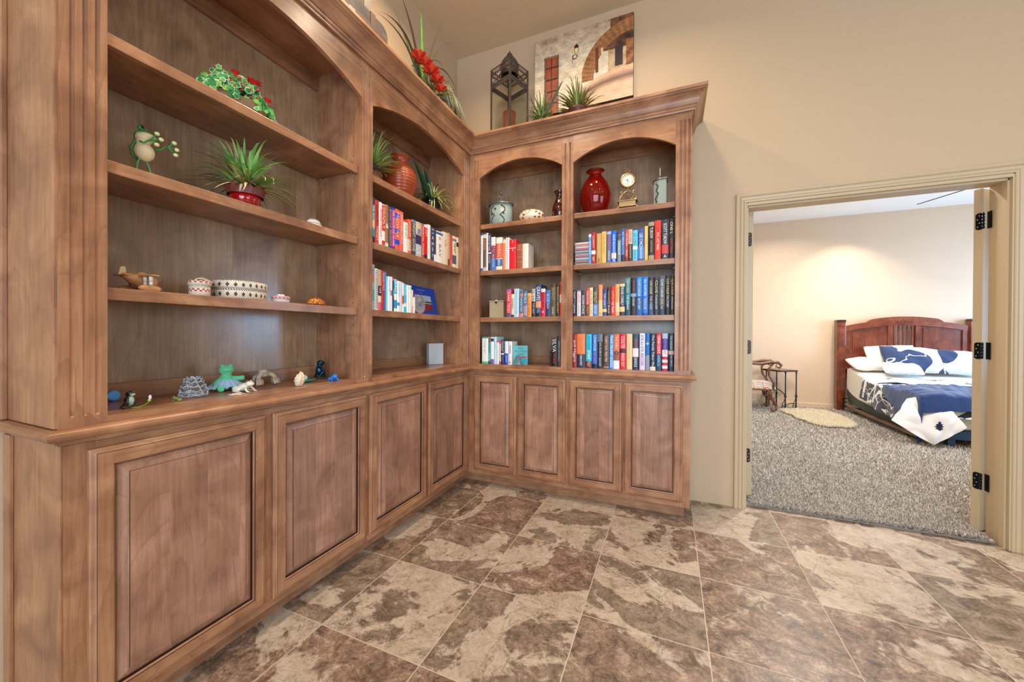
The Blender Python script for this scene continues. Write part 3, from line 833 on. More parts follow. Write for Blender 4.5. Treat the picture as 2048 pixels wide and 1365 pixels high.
ROWS['G']=('R',0.035,1.318,'''0.824 0.844 0.186|1e1e22|.5-.7:50545c|LEON:f2f2f2:.1:.5:.6;TOM:f2f2f2:.7:.96:.6|black and white book
0.851 0.880 0.185|e0d8e0|.94-1:7890a8|HAMMER:e06888:.5:.9:.5;LONG ROAD:a8889c:.06:.44:.4|pinkish white book
0.880 0.914 0.183|3a3c44||BOONE:e8e8ec:.48:.8:.5;CHASE:e8e8ec:.08:.4:.5;z:f0b898:.4:.48:.8|charcoal book with grey lettering
0.915 0.940 0.198|cc4034|.0-.4:7a3c20|CRICHTON:f8d8d0:.42:.9:.55;PREY:d89858:.06:.34:.5|red and brown book
0.941 0.965 0.200|f0dcae||HAM STEELER:80301c:.4:.9:.55;THE COUNTRY:80301c:.04:.36:.4|cream book with brown lettering
0.965 1.001 0.200|3d3c3c|.0-.42:5a86c8;.84-.98:50504e|KEN FOLLETT:e4cf8c:.44:.84:.6;EDGE:e0ecf8:.08:.36:.45|black book with a blue foot
1.004 1.032 0.218|f0945a|.0-.5:eccb80|THE NORTH:f8c8a0:.5:.9:.4;o:806030:.04:.1:.6|orange and yellow book
1.032 1.061 0.185|33488c|.14-.26:e8d080|TOM CLANCY:e8ecf8:.3:.84:.5|navy blue book
1.063 1.086 0.199|353434|.4-.5:68625c|HUNTERS:e09848:.5:.85:.5;BLACK:e8e4dc:.08:.36:.5|charcoal book with orange lettering
1.087 1.117 0.203|d9292a||CATCH:f4c070:.55:.85:.5;THE TRAIN:f8f0ec:.1:.5:.5|red book
1.118 1.146 0.216|eab06c|.12-.42:f0d2a4|THE MONK:b87c3c:.45:.9:.4|orange tan book
1.147 1.181 0.216|333a4c|.12-.28:e8c888;.92-1:e8d890|MICHAEL CONNELLY:eef0f2:.32:.9:.55|dark navy book with large white lettering
1.183 1.218 0.256|1d7a8a|.0-.3:1c4c60;.88-1:5a8890|CLIVE CUSSLER:ead68c:.6:.94:.45;THE SAHARA:e8f4f4:.15:.55:.4|teal hardcover
1.220 1.254 0.255|292422|.5-.58:8aa0c8|JACK DU BRUL:e0483c:.6:.92:.4;CORSAIR:dcd8d0:.25:.5:.4|black hardcover with red lettering
1.255 1.292 0.256|2484d8|.0-.5:2c5c9c|CLIVE CUSSLER:f8dcb0:.5:.94:.4;ARCTIC DRIFT:dce8f4:.15:.45:.4|bright blue hardcover left of its twin
1.293 1.330 0.256|0f78da|.0-.06:0c4c98|SEA HUNTERS:f0e8ec:.5:.94:.45;TREASURE:f0c080:.15:.45:.45|bright blue hardcover right of its twin
1.332 1.364 0.254|38302f|.0-.3:38506c|CLIVE CUSSLER:e8d8a8:.55:.9:.45;THE CHASE:c8d8e0:.15:.5:.4|dark brown hardcover
1.366 1.396 0.254|33343b||CLIVE:e0d080:.55:.92:.5;PLAGUE SHIP:d8dce0:.15:.52:.4|black hardcover with yellow lettering
1.397 1.434 0.257|53585f|.0-.25:28384c|CLIVE CUSSLER:e8ece8:.45:.92:.4;DEVIL SEA:e0c890:.15:.42:.4|grey hardcover
1.436 1.464 0.258|241e1f||CLIVE CUSSLER:dccc98:.52:.92:.5;THE STORM:d0d8dc:.2:.5:.5|black hardcover with cream lettering
1.465 1.494 0.258|2a1f18||CLIVE CUSSLER:d8b068:.5:.9:.5;SPARTAN GOLD:d8d4c0:.14:.46:.4|black brown hardcover at the row's right end''')
ROWS['H']=('R',0.035,0.951,'''0.820 0.852 0.235|a62f28||jack Higgins:f8eeea:.04:.96:.6|dark red book at the row's left end
0.854 0.913 0.240|ef8040|.0-.4:26344c|TOM CLANCY:9c8c80:.46:.94:.35;COMMAND AUTHORITY:f4f4f4:.06:.38:.28|wide orange and navy book
0.918 0.959 0.238|2cbce0|.0-.2:6a3048|JOHN SANDFORD:14688c:.54:.94:.4;EXTREME:f0f4c0:.26:.52:.45;PREY:f4c880:.04:.18:.5|turquoise book
0.962 0.998 0.239|1563c4|.0-.12:141c34|LINWOOD:f0f4fa:.5:.96:.5;RED ALERT:e068b0:.14:.46:.4|royal blue book
0.999 1.035 0.239|262b38|.78-1:6c7880|John Sandford:e8d8a8:.36:.76:.45;SHALLOW COUNTRY:e4e8ec:.06:.32:.35|black book with gold lettering
1.039 1.079 0.236|5f4640|.02-.06:a88c84|ROBERT CRAIS:e4c8a4:.54:.94:.4;FREE FIRE:e8d0ac:.2:.5:.4|brown book
1.082 1.108 0.237|2a98e8||FRANK DELANEY LEGENDS:f0f8fc:.04:.96:.7|bright blue book with white lettering
1.108 1.148 0.240|d8744c|.0-.24:f2f0f2;.24-.5:a05c44|THE SHELL:f4d0bc:.56:.94:.4;o:20384c:.4:.52:.7|orange book with a white foot
1.150 1.191 0.239|d8243c|.46-.58:50202c|COULTER:f4dce0:.6:.94:.6;KNOCK OUT:f4e8d0:.08:.46:.5|red book titled Knock Out
1.194 1.232 0.242|e8cc98||CREAM HOUSE:d4b478:.3:.8:.3|plain cream book
1.234 1.272 0.241|2a4a5c|.36-.6:f0e4e6;.0-.34:20344a|JACKSON:f05060:.6:.86:.5;DEVIOUS:f0f4f8:.08:.34:.5|dark teal book with a white block
1.278 1.313 0.246|e6e2f6|.0-.4:e8d0ee|EYE for EYE:282c50:.5:.94:.5;BEN COES:1c3c8c:.12:.46:.5|lilac white book titled Eye for Eye
1.315 1.342 0.246|1d6cc4|.0-.4:8898ac|+:f0f8fc:.68:.76:.8|blue book with a small cross mark
1.344 1.379 0.244|1a2e48|.0-.1:e8dcc0|The Family Tabor Plan:f2f4f6:.08:.96:.5|midnight blue book with large white lettering
1.381 1.415 0.246|c92630|.0-.44:1c4468|STEPHEN COONTS:f6f2f2:.46:.94:.5;AMERICA:a0d0ec:.12:.42:.55|red over navy book titled America
1.419 1.453 0.246|e8e6ec|.56-.86:2850b0;.86-1:a8c0e4;.3-.38:d02848;.14-.22:d02848;.0-.06:d02848|OLD GLORY:e84a3c:.44:.88:.45|book with a stars and stripes flag spine
1.457 1.491 0.246|1b2a42|.44-.54:c8a0a8|THE INSIDERS:c8d0dc:.56:.94:.4;JON CARROLL:ccd0d8:.12:.42:.4|dark navy book at the row's right end''')
ROWNAME = {'A': 'upper row left of corner', 'B': 'lower row left of corner', 'C': 'top row right of corner',
           'D': 'middle row right of corner', 'E': 'bottom row right of corner', 'E2': 'bottom row by the divider',
           'F': "rightmost bay's top row", 'G': "rightmost bay's middle row", 'H': "rightmost bay's bottom row"}
def ordn(k):
    return '%d%s' % (k, 'th' if 10 <= k % 100 <= 20 else {1: 'st', 2: 'nd', 3: 'rd'}.get(k % 10, 'th'))
PAGE = mat('e9dfc8', .8, name='book_paper')
rng = random.Random(5)
def put_text(m, s, mi, ua, ub, za, zb, w0, size, horiz=False):
    """text on the plane out = w0, running down the spine (or across it) in local (u, out, z)"""
    vs, fs, wd = textmesh(s)
    if not len(vs): return
    W = ub - ua; H = zb - za
    uc = (ua + ub) / 2; zc = (za + zb) / 2
    if horiz:
        k = min(W * size / wd, H)
        out = [(uc + (x - wd / 2) * k, w0, zc + (y - .5) * k) for x, y in vs]
        m.add(out, fs, mi); return
    ch = W * size
    k = H / wd
    ky = ch
    if k > ky * 1.6: k = ky * 1.6
    out = [(uc + (y - .5) * ky, w0, zc - (x - wd / 2) * k) for x, y in vs]
    m.add(out, fs, mi)
def make_book(run, u0, u1, h, pl, zb, base, bands, texts, label, group, lean=0.0, dep=None):
    Mx = ML if run == 'L' else MR
    zb = zb + .0005
    w0 = pl if run == 'L' else -pl
    dep = dep or min(.235, max(.10, h * .62) + rng.uniform(-.004, .01))
    uc = (u0 + u1) / 2; T = u1 - u0
    loc = Mx @ Vector((uc, w0 - dep / 2, zb))
    Mi = Matrix.Translation(-loc) @ Mx
    tall = T > .02
    cols = [mat(base, .38, name='book_cover')]
    # vertical segments
    cuts = {0.0, 1.0}; segs = []
    bl = []
    for b in bands.split(';'):
        if not b: continue
        r, c = b.split(':'); lo, hi = map(float, r.split('-')); bl.append((lo, hi, c)); cuts |= {lo, hi}
    cuts = sorted(cuts)
    m = MB()
    K = 5; rr = min(.0032, T * .28)
    prof = []
    for k in range(K + 1):
        a = PI * k / K
        prof.append((u0 + T / 2 - (T / 2) * math.cos(a) if False else (u0 + T * k / K), w0 - rr * (1 - math.sin(a) ** .7)))
    for lo, hi in zip(cuts[:-1], cuts[1:]):
        mi = 0
        for a, b_, c in bl:
            if a <= lo + 1e-6 and hi <= b_ + 1e-6:
                cm = mat(c, .38, name='book_cover')
                if cm not in cols: cols.append(cm)
                mi = cols.index(cm)
        z0, z1 = zb + lo * h, zb + hi * h
        for k in range(K):
            p, q = prof[k], prof[k + 1]
            m.add([(p[0], p[1], z0), (q[0], q[1], z0), (q[0], q[1], z1), (p[0], p[1], z1)], [(0, 1, 2, 3)], mi, True, Mi)
    tc = .0022
    for ua, ub in ((u0, u0 + tc), (u1 - tc, u1)):
        m.box(ua, ub, w0 - dep, w0 - rr, zb, zb + h, M=Mi)
    # inner spine board
    m.add([(p[0], p[1], zb + h) for p in prof] + [(u1, w0 - rr - .002, zb + h), (u0, w0 - rr - .002, zb + h)], [tuple(range(K + 3))], 0, False, Mi)
    m.add([(p[0], p[1], zb) for p in prof] + [(u1, w0 - rr - .002, zb), (u0, w0 - rr - .002, zb)], [tuple(range(K + 3))], 0, False, Mi)
    m.add([(u0, w0 - rr - .002, zb), (u1, w0 - rr - .002, zb), (u1, w0 - rr - .002, zb + h), (u0, w0 - rr - .002, zb + h)], [(0, 1, 2, 3)], 0, False, Mi)
    o = m.build('book', cols, None, recalc=False, loc=loc)
    tag(o, label, 'book', group)
    MB().box(u0 + tc, u1 - tc, w0 - dep + .004, w0 - rr - .002, zb + .003, zb + h - .004, M=Mi).build('pages', PAGE, o, recalc=False)
    tl = [x for x in texts.split(';') if x.strip()]
    if tl:
        tm = MB(); tcols = []
        for x in tl:
            s_, c, lo, hi, sz = x.rsplit(':', 4)
            cm = mat(c, .45, name='spine_ink')
            if cm not in tcols: tcols.append(cm)
            if len(s_) <= 2:
                put_text(tm, s_, tcols.index(cm), u0, u1, zb + float(lo) * h, zb + float(hi) * h, w0 + .0004, float(sz), True)
            else:
                put_text(tm, s_, tcols.index(cm), u0, u1, zb + float(lo) * h, zb + float(hi) * h, w0 + .0004, float(sz))
        if tm.v:
            tm.v = [tuple(Mi @ Vector(v)) for v in tm.v]
            tm.build('spine_lettering', tcols, o, recalc=False)
    return o
for key, (run, pl, zb, txt) in ROWS.items():
    bl = [x for x in txt.split('\n') if x.strip()]
    data = [x.split('|') for x in bl]
    num = [list(map(float, d[0].split())) for d in data]
    for i, (d, nn) in enumerate(zip(data, num)):
        u0, u1, h = nn
        if i + 1 < len(num): u1 = min(u1, num[i + 1][0])
        u1 -= .0006; u0 += .0002
        u1 = min(u1, -.1125 if run == 'L' else (1.4895 if pl < .04 else 1))
        if u1 - u0 < .006: u0 = u1 - .006
        lab = '%s, %s in %s' % (d[4].strip(), ordn(i + 1), ROWNAME[key])
        if len(lab.split()) > 16: print('LONG', lab)
        make_book(run, u0, u1, h, pl, zb, d[1], d[2], d[3], lab, 'books on the ' + ROWNAME[key])
bpy.data.orphans_purge() if False else None
# ================================================================ ornaments on the shelves
E_ = .0006
S1, S2, S3, DK = 2.050 + E_, 1.685 + E_, 1.318 + E_, .951 + E_
GR = mat('2f8a3c', .3, coat=.4, name='green_paint')
def curve3(p0, p1, p2, n=8):
    p0, p1, p2 = map(Vector, (p0, p1, p2))
    return [p0 * (1 - t) ** 2 + p1 * 2 * t * (1 - t) + p2 * t * t for t in [k / n for k in range(n + 1)]]
def tuft(m, c, n, lmin, lmax, width, spread, droop, seed, mis, z0=0, rad=.03, xlim=None, up=1.0, fold=.25):
    """grassy tuft of arching leaves around c (local)"""
    r = random.Random(seed)
    for i in range(n):
        a = r.uniform(0, 2 * PI); L = r.uniform(lmin, lmax)
        e = r.uniform(.05, 1) ** .7 * spread
        b = Vector((c[0] + rad * math.cos(a) * r.random(), c[1] + rad * math.sin(a) * r.random(), c[2] + z0))
        h = L * math.cos(e) * up; d = L * math.sin(e)
        tip = b + Vector((math.cos(a) * d, math.sin(a) * d, h - droop * d))
        mid = b + Vector((math.cos(a) * d * .42, math.sin(a) * d * .42, h * .85))
        pts = curve3(b, mid, tip, 7)
        if xlim is not None:
            pts = [Vector((min(max(p.x, xlim[0]), xlim[1]), min(max(p.y, xlim[2]), xlim[3]), max(p.z, xlim[4]))) for p in pts]
        m.leaf(pts, width * r.uniform(.7, 1.2), r.choice(mis), fold)
def gmats(*c): return [mat(x, .5, name='foliage') for x in c]

# ---- ivy and poinsettia planter (top shelf)
t = thing('ivy_planter', 'rustic planter of variegated ivy with red flowers on the top left shelf', 'planter', (-.12, -1.69, S1))
m = MB()
def pl(u, v):
    a = 2 * PI * u; r = .055 + .022 * v
    wob = 1 + .06 * math.sin(5 * a + 3 * v)
    return (r * .85 * wob * math.cos(a), r * 1.45 * wob * math.sin(a), .055 * v + .006 * math.sin(7 * a) * v)
m.grid(pl, 32, 6); m.add([pl(i / 32, 0) for i in range(32)], [tuple(range(32))])
m.build('pot', mat('8d7a58', .8, bump=.6, bscale=60, name='mossy_stoneware'), t)
m = MB(); r = random.Random(3)
def roundleaf(m, p, nrm, s, mi):
    nrm = Vector(nrm).normalized(); a = nrm.orthogonal().normalized(); b = nrm.cross(a)
    ro = r.uniform(0, 2 * PI)
    for rr_, mm in (((1.0, 1), (.80, mi)) if r.random() < .45 else ((1.0, mi),)):
        vs = [tuple(Vector(p) + nrm * (.0006 * (1 if rr_ < 1 else 0)))]
        for i in range(10):
            an = 2 * PI * i / 10 + ro
            q = s * rr_ * (1 + .22 * math.cos(5 * an))
            vs.append(tuple(Vector(p) + a * q * math.cos(an) + b * q * math.sin(an) + nrm * (s * .15 * math.cos(2 * an) + (.0006 if rr_ < 1 else 0))))
        m.add(vs, [(0, 1 + i, 1 + (i + 1) % 10) for i in range(10)], mm, True)
for i in range(330):
    a = r.uniform(0, 2 * PI); q = r.random() ** .5
    y = math.sin(a) * q * .145; x = math.cos(a) * q * .07
    z = .070 + .078 * (1 - q * q) * r.uniform(.3, 1.1) - .070 * max(0, q - .6) + r.uniform(-.015, .02)
    z = max(z, .008)
    roundleaf(m, (x, y, z), (x * 5 + r.uniform(-.5, .5) + 1.0, y * 3 + r.uniform(-.6, .6) - .5, r.uniform(-.4, .5)), r.uniform(.009, .014), r.choice([0, 0, 2, 3]))
m.build('foliage', gmats('1f7a35', 'cfe0b4', '3f9a45', '6faa3c'), t, recalc=False)
m = MB()
for c, s in (((.045, .035, .130), .034), ((.045, -.035, .125), .020), ((.055, .085, .085), .018)):
    for k in range(9):
        a = 2 * PI * k / 9
        p0 = Vector(c); p2 = p0 + Vector((math.cos(a) * s * .8 + .004, math.sin(a) * s, .012 + .004 * (k % 2)))
        m.leaf(curve3(p0, (p0 + p2) / 2 + Vector((0, 0, .008)), p2, 5), s * .6, 0)
for i in range(26):
    a = r.uniform(-1, 1)
    m.ell((.045 + r.uniform(-.02, .02), .09 * a + .02, .09 + r.uniform(-.03, .03)), .004, 8, 6, 1)
m.build('red_flowers', [mat('d8201c', .5, name='red_petals'), mat('c01818', .25, name='red_berries')], t, recalc=False)['label'] = 'red poinsettia blooms and berries'

# ---- wire frog with round finger pads (second shelf)
t = thing('frog_figure', 'painted metal frog on wire legs with big round finger pads, second shelf', 'frog ornament', (-.12, -1.985, S2))
o0 = Vector((-.12, -1.985, 0))
def W(y, z, x=0): return (x, y + 1.985, z - 1.685)
CR = mat('e0d3aa', .55, name='cream_resin')
m = MB()
m.ell(W(-1.980, 1.779), (.022, .027, .031)); m.ell(W(-1.981, 1.822), (.019, .024, .018)); m.ell(W(-1.972, 1.832), (.017, .024, .012)); m.ell(W(-1.984, 1.806), (.016, .018, .016))
m.build('body', CR, t, remesh=.002)
m = MB()
m.tube([W(-1.988, 1.748, -.012), W(-2.004, 1.765, -.016), W(-2.009, 1.785, -.014), W(-2.003, 1.80, -.006), W(-2.0, 1.815, -.01), W(-1.999, 1.835, -.006), W(-1.985, 1.846), W(-1.962, 1.846)], .004, 8)
m.ell(W(-1.992, 1.852, .004), (.007, .008, .008))
m.ell(W(-1.998, 1.827, -.008), (.006, .006, .008))
m.build('back', GR, t, remesh=0)['label'] = 'green painted back and eye rims'
m = MB(); m.ell(W(-1.990, 1.854, .010), (.003, .005, .005)); m.build('eye', mat('181410', .1), t)
def hand(pts, fingers, nm):
    m = MB(); m.tube(pts, .0028, 8)
    for f in fingers: m.tube([pts[-1], f], .0024, 8)
    a = m.build(nm, GR, t)
    m = MB()
    for f in fingers: m.ell(f, (.006, .0075, .0065), 12, 8)
    m.build('finger_pads', mat('dbe3a0', .5, name='pale_green_pads'), a)
hand([W(-2.000, 1.803, .018), W(-1.992, 1.800, .024), W(-1.976, 1.816, .028)], [W(-1.960, 1.842, .030), W(-1.950, 1.827, .032), W(-1.961, 1.806, .030)], 'arm')
hand([W(-1.957, 1.794, .012), W(-1.945, 1.797, .02), W(-1.936, 1.811, .022), W(-1.927, 1.815, .022)], [W(-1.909, 1.836, .022), W(-1.902, 1.816, .022), W(-1.905, 1.797, .022)], 'arm')
for pts in ([W(-1.985, 1.752), W(-1.994, 1.750), W(-1.998, 1.735), W(-2.001, 1.712, .004), W(-2.003, 1.6856, .006)], [W(-1.983, 1.752), W(-1.974, 1.748), W(-1.967, 1.730), W(-1.964, 1.708, .004), W(-1.963, 1.6856, .006)]):
    m = MB(); m.tube(pts, .0026, 8); m.ell(pts[-1], (.012, .006, .0028), 10, 6, rot=None)
    m.v = [(x, y, max(z, 0)) for x, y, z in m.v]
    m.build('leg', mat('4cb070', .3, name='mint_wire'), t)

# ---- spider plant in red glazed pot (second shelf)
t = thing('potted_grass', 'arching artificial grass in a red glazed pot with scalloped brown rim, second shelf', 'potted plant', (-.125, -1.655, S2))
def pot(r0, r1, h, t, mb, mr, scal=.009, rimh=.35, nn=10):
    m = MB()
    pr = [(r0 * .9, 0), (r0, .004), (r0 + (r1 - r0) * .35, h * .4), (r0 + (r1 - r0) * .62, h * (1 - rimh))]
    m.lathe(pr, 40)
    m.build('pot', mb, t)
    m = MB()
    za = h * (1 - rimh)
    def rim(u, v):
        a = 2 * PI * u
        zt = h + scal * math.sin(nn * a)
        if v < .5:
            q = v * 2; rr = r0 + (r1 - r0) * (.66 + .34 * q) + .0035
            return (rr * math.cos(a), rr * math.sin(a), za - .004 + (zt - za + .004) * q)
        q = (v - .5) * 2; rr = r1 + .0035 - .006 * min(1, q * 4) - .004 * q
        return (rr * math.cos(a), rr * math.sin(a), zt - (h * .3) * q)
    m.grid(rim, 60, 10)
    m.lathe([(0, h * .8), (r1 * .95, h * .8)], 40, caps=False)
    m.build('rim', mr, t, recalc=False)
REDG = mat('a80d12', .08, coat=1, name='red_glaze')
pot(.045, .066, .092, t, REDG, mat('7a3d30', .35, bump=.5, bscale=90, name='speckled_brown_glaze'))
lim = (-.18, .2, -.45, .26, .0)
m = MB()
tuft(m, (0, 0, .085), 170, .10, .24, .014, 1.45, .30, 11, [0, 1, 2], rad=.03, xlim=(-.19, .17, -.4, .4, .01))
tuft(m, (0, 0, .085), 46, .10, .19, .016, .7, .0, 12, [1, 0], rad=.03, xlim=(-.19, .17, -.4, .4, .01))
tuft(m, (0, 0, .085), 40, .12, .21, .012, 1.5, .5, 13, [3], rad=.03, xlim=(-.19, .17, -.4, .4, .01))
m.build('foliage', gmats('6b9648', '8fc06c', 'a2a35c', 'dcc89c'), t, recalc=False)

# ---- small white woven coil at the right of the second shelf
t = MB()
for k in range(4):
    rr = .030 - .004 * k
    t.tube([(rr * .9 * math.cos(a), rr * 1.2 * math.sin(a), .006 + k * .0078) for a in [2 * PI * i / 24 for i in range(25)]], .0052, 8, mi=k % 2, caps=False)
t.lathe([(0, .001), (.028, .001), (.016, .034), (0, .036)], 20, sy=1.2)
tag(t.build('woven_box', [mat('e4dfd6', .7), mat('a39a90', .7)], None, loc=(-.075, -1.375, S2)), 'little white and grey coiled box alone at the right of the second shelf', 'box')

# ---- wooden toy seaplane (third shelf)
t = thing('toy_plane', 'carved wooden toy seaplane with four white-capped engines on the third shelf', 'toy', (-.135, -1.985, S3), math.radians(8))
PINE = wood('pine', 1, 'a8703c', 'c8905a', 'dcae78', .4, coat=.2)
m = MB()
Lz = .05
prof = [(-.052, .002, .055), (-.045, .008, .052), (-.03, .015, .045), (-.008, .0205, .040), (.015, .023, .038), (.035, .021, .037), (.045, .012, .036), (.050, .006, .035)]
vs = []; fs = []
for y, r_, z in prof:
    for i in range(16):
        a = 2 * PI * i / 16
        vs.append((r_ * math.cos(a), y, z + r_ * 1.05 * math.sin(a)))
for k in range(len(prof) - 1):
    for i in range(16):
        fs.append((k * 16 + i, k * 16 + (i + 1) % 16, (k + 1) * 16 + (i + 1) % 16, (k + 1) * 16 + i))
fs += [tuple(range(16)), tuple(len(vs) - 16 + i for i in range(16))]
m.add(vs, fs, 0, True)
m.ell((0, .006, .060), (.007, .016, .009), 12, 8, 0)
m.build('fuselage', PINE, t)
m = MB(); m.prism([(-.075, -.012), (-.07, .012), (0, .028), (.07, .012), (.075, -.012), (0, -.014)], .052, .056, 'xy'); m.build('wing', PINE, t, bevel=.001)
m = MB(); m.box(-.028, .028, -.056, -.040, .050, .053); m.build('tailplane', PINE, t, bevel=.001)
m = MB(); m.prism([(-.058, .052), (-.052, .078), (-.040, .080), (-.036, .052)], -.002, .002, 'yz'); m.build('tail_fin', mat('d9c79c', .5), t, bevel=.0008)
for x in (.034, .060):
    m = MB(); m.tube([(x, -.006, .034), (x, -.006, .050)], .0055, 12); m.tube([(x, -.006, .022), (x, -.006, .033)], .0050, 12); m.build('engine_cap', mat('e8e4da', .5), t)
for x in (.046, -.046):
    m = MB(); m.ell((x, .000, .0125), (.010, .034, .0125), 14, 8); m.tube([(x, 0, .02), (x, 0, .050)], .003, 8); m.build('float', PINE, t)
m = MB(); m.prism([(-.026, -.004), (.026, .004), (.026, .007), (-.026, .001)], .051, .053, 'xz', M=Matrix.Translation((0, 0, .036))); m.ell((0, .055, .038), .0055, 10, 8)
m.build('propeller', mat('a08878', .5), t)

# ---- woven baskets
def weave(name, axis_n, rows, colA, colB, mode='check', h=1.0):
    B = NB(name)
    x, y, z = B.sep(B.obj())
    ang = B.math('ARCTAN2', y, x)
    u = B.math('MULTIPLY', ang, axis_n / (2 * PI)); v = B.math('MULTIPLY', z, rows)
    if mode == 'check':
        cu = B.math('FLOOR', u); cv = B.math('FLOOR', v)
        chk = B.math('MODULO', B.math('ABSOLUTE', B.math('ADD', cu, cv)), 2.0)
        band = B.math('GREATER_THAN', B.math('MODULO', B.math('ADD', cv, 7.0), 6.0), 3.5)
        f = B.math('MULTIPLY', B.math('GREATER_THAN', chk, .5), band)
    else:
        # diamonds and slanting stitches
        fu = B.math('ABSOLUTE', B.math('SUBTRACT', B.math('FRACT', u), .5))
        fv = B.math('ABSOLUTE', B.math('SUBTRACT', B.math('FRACT', B.math('MULTIPLY', v, .5)), .5))
        dia = B.math('LESS_THAN', B.math('ADD', fu, fv), .26)
        sl = B.math('FRACT', B.math('ADD', B.math('MULTIPLY', u, 3.0), B.math('MULTIPLY', v, 1.2)))
        edge = B.math('GREATER_THAN', fv, .40)
        f = B.math('MAXIMUM', dia, B.math('MULTIPLY', edge, B.math('LESS_THAN', sl, .45)))
    c = B.mix(f, lin(colA), lin(colB))
    su = B.math('SINE', B.math('MULTIPLY', u, 2 * PI * (1 if mode == 'check' else 3)))
    sv = B.math('SINE', B.math('MULTIPLY', v, 2 * PI * (1 if mode == 'check' else 2)))
    h_ = B.math('MULTIPLY', su, sv)
    shade = B.math('ADD', .86, B.math('MULTIPLY', h_, .1))
    B.l(c, B.b.inputs['Base Color']); B.b.inputs['Roughness'].default_value = .75
    B.bump(h_, .8, .002)
    return B.m
t = thing('lidded_basket', 'small round basket in red and white weave with a looped handle, third shelf', 'basket', (-.09, -1.837, S3))
wm = weave('red_white_weave', 26, 190, 'efe6d2', 'b8304c')
m = MB(); m.lathe([(0, 0), (.028, 0), (.031, .003), (.031, .038), (.0, .038)], 32); m.build('basket_body', wm, t)
m = MB(); m.lathe([(.031, .038), (.0335, .0385), (.0335, .052), (.030, .0555), (0, .056)], 32); m.build('lid', wm, t)
m = MB(); m.tube([(0, -.018, .055), (.003, -.006, .064), (.004, .012, .063), (.003, .03, .058), (.001, .045, .053), (-.004, .028, .064), (-.006, .008, .069), (-.004, -.010, .062)], .0016, 6); m.build('handle', mat('e2d8b0', .6), t)
t = thing('lidded_basket', 'large oval lidded basket in cream and brown diamond weave, third shelf', 'basket', (-.125, -1.675, S3))
wm = weave('diamond_weave', 22, 55, 'e6dcc8', '5a4636', 'dia')
m = MB(); m.lathe([(0, 0), (.086, 0), (.094, .004), (.096, .020), (.094, .040), (.092, .042), (0, .042)], 48, sx=.85); m.build('basket_body', wm, t)
m = MB(); m.lathe([(.094, .0425), (.0975, .043), (.0985, .048), (.097, .066), (.092, .071), (.05, .078), (0, .079)], 48, sx=.85); m.build('lid', wm, t)
t = thing('lidded_basket', 'tiny pink and white lidded box between the oval basket and the spotted shell', 'box', (-.075, -1.538, S3))
m = MB(); m.lathe([(0, 0), (.031, 0), (.033, .003), (.033, .016), (0, .016)], 32); m.build('box_body', weave('pink_weave', 30, 170, 'f0e0dc', 'e08a96'), t)
m = MB(); m.lathe([(.033, .0165), (.0355, .0165), (.0355, .024), (.031, .027), (0, .028)], 32); m.build('lid', weave('pink_weave_b', 30, 170, 'f0d8d8', 'd8606e'), t)
m = MB()
for a in range(5): m.ell((.008 * math.cos(a * 1.257), .010 * math.sin(a * 1.257), .031), (.006, .006, .005), 8, 6)
m.build('knob', mat('f2ece6', .6), t)

def spots(name, base, spot, scale, th, rough=.12, coat=1.0, col2=None):
    B = NB(name); o = B.obj()
    v = B.n('ShaderNodeTexVoronoi'); v.inputs['Scale'].default_value = scale; B.l(o, v.inputs['Vector'])
    n = B.noise(o, scale * .8, 3)
    f = B.math('LESS_THAN', B.math('ADD', v.outputs['Distance'], B.math('MULTIPLY', n, .35)), th)
    b = lin(base) if col2 is None else B.mix(B.math('GREATER_THAN', n, .55), lin(base), lin(col2))
    c = B.mix(f, b, lin(spot))
    B.l(c, B.b.inputs['Base Color']); B.b.inputs['Roughness'].default_value = rough; B.b.inputs['Coat Weight'].default_value = coat
    return B.m
m = MB()
def sh(u, v):
    a = 2 * PI * u; th = PI * v
    z = math.cos(th)
    z = z if z > 0 else z * .25
    return (.030 * math.sin(th) * math.cos(a), .048 * math.sin(th) * math.sin(a) * (1 + .1 * math.sin(a)), .009 + .030 * z)
m.grid(sh, 28, 14)
tag(m.build('cowrie_shell', spots('tortoise', 'b0621c', '241008', 95, .50, col2='d08430'), None, loc=(-.085, -1.355, S3)), 'glossy orange and black spotted shell at the right of the third shelf', 'shell')

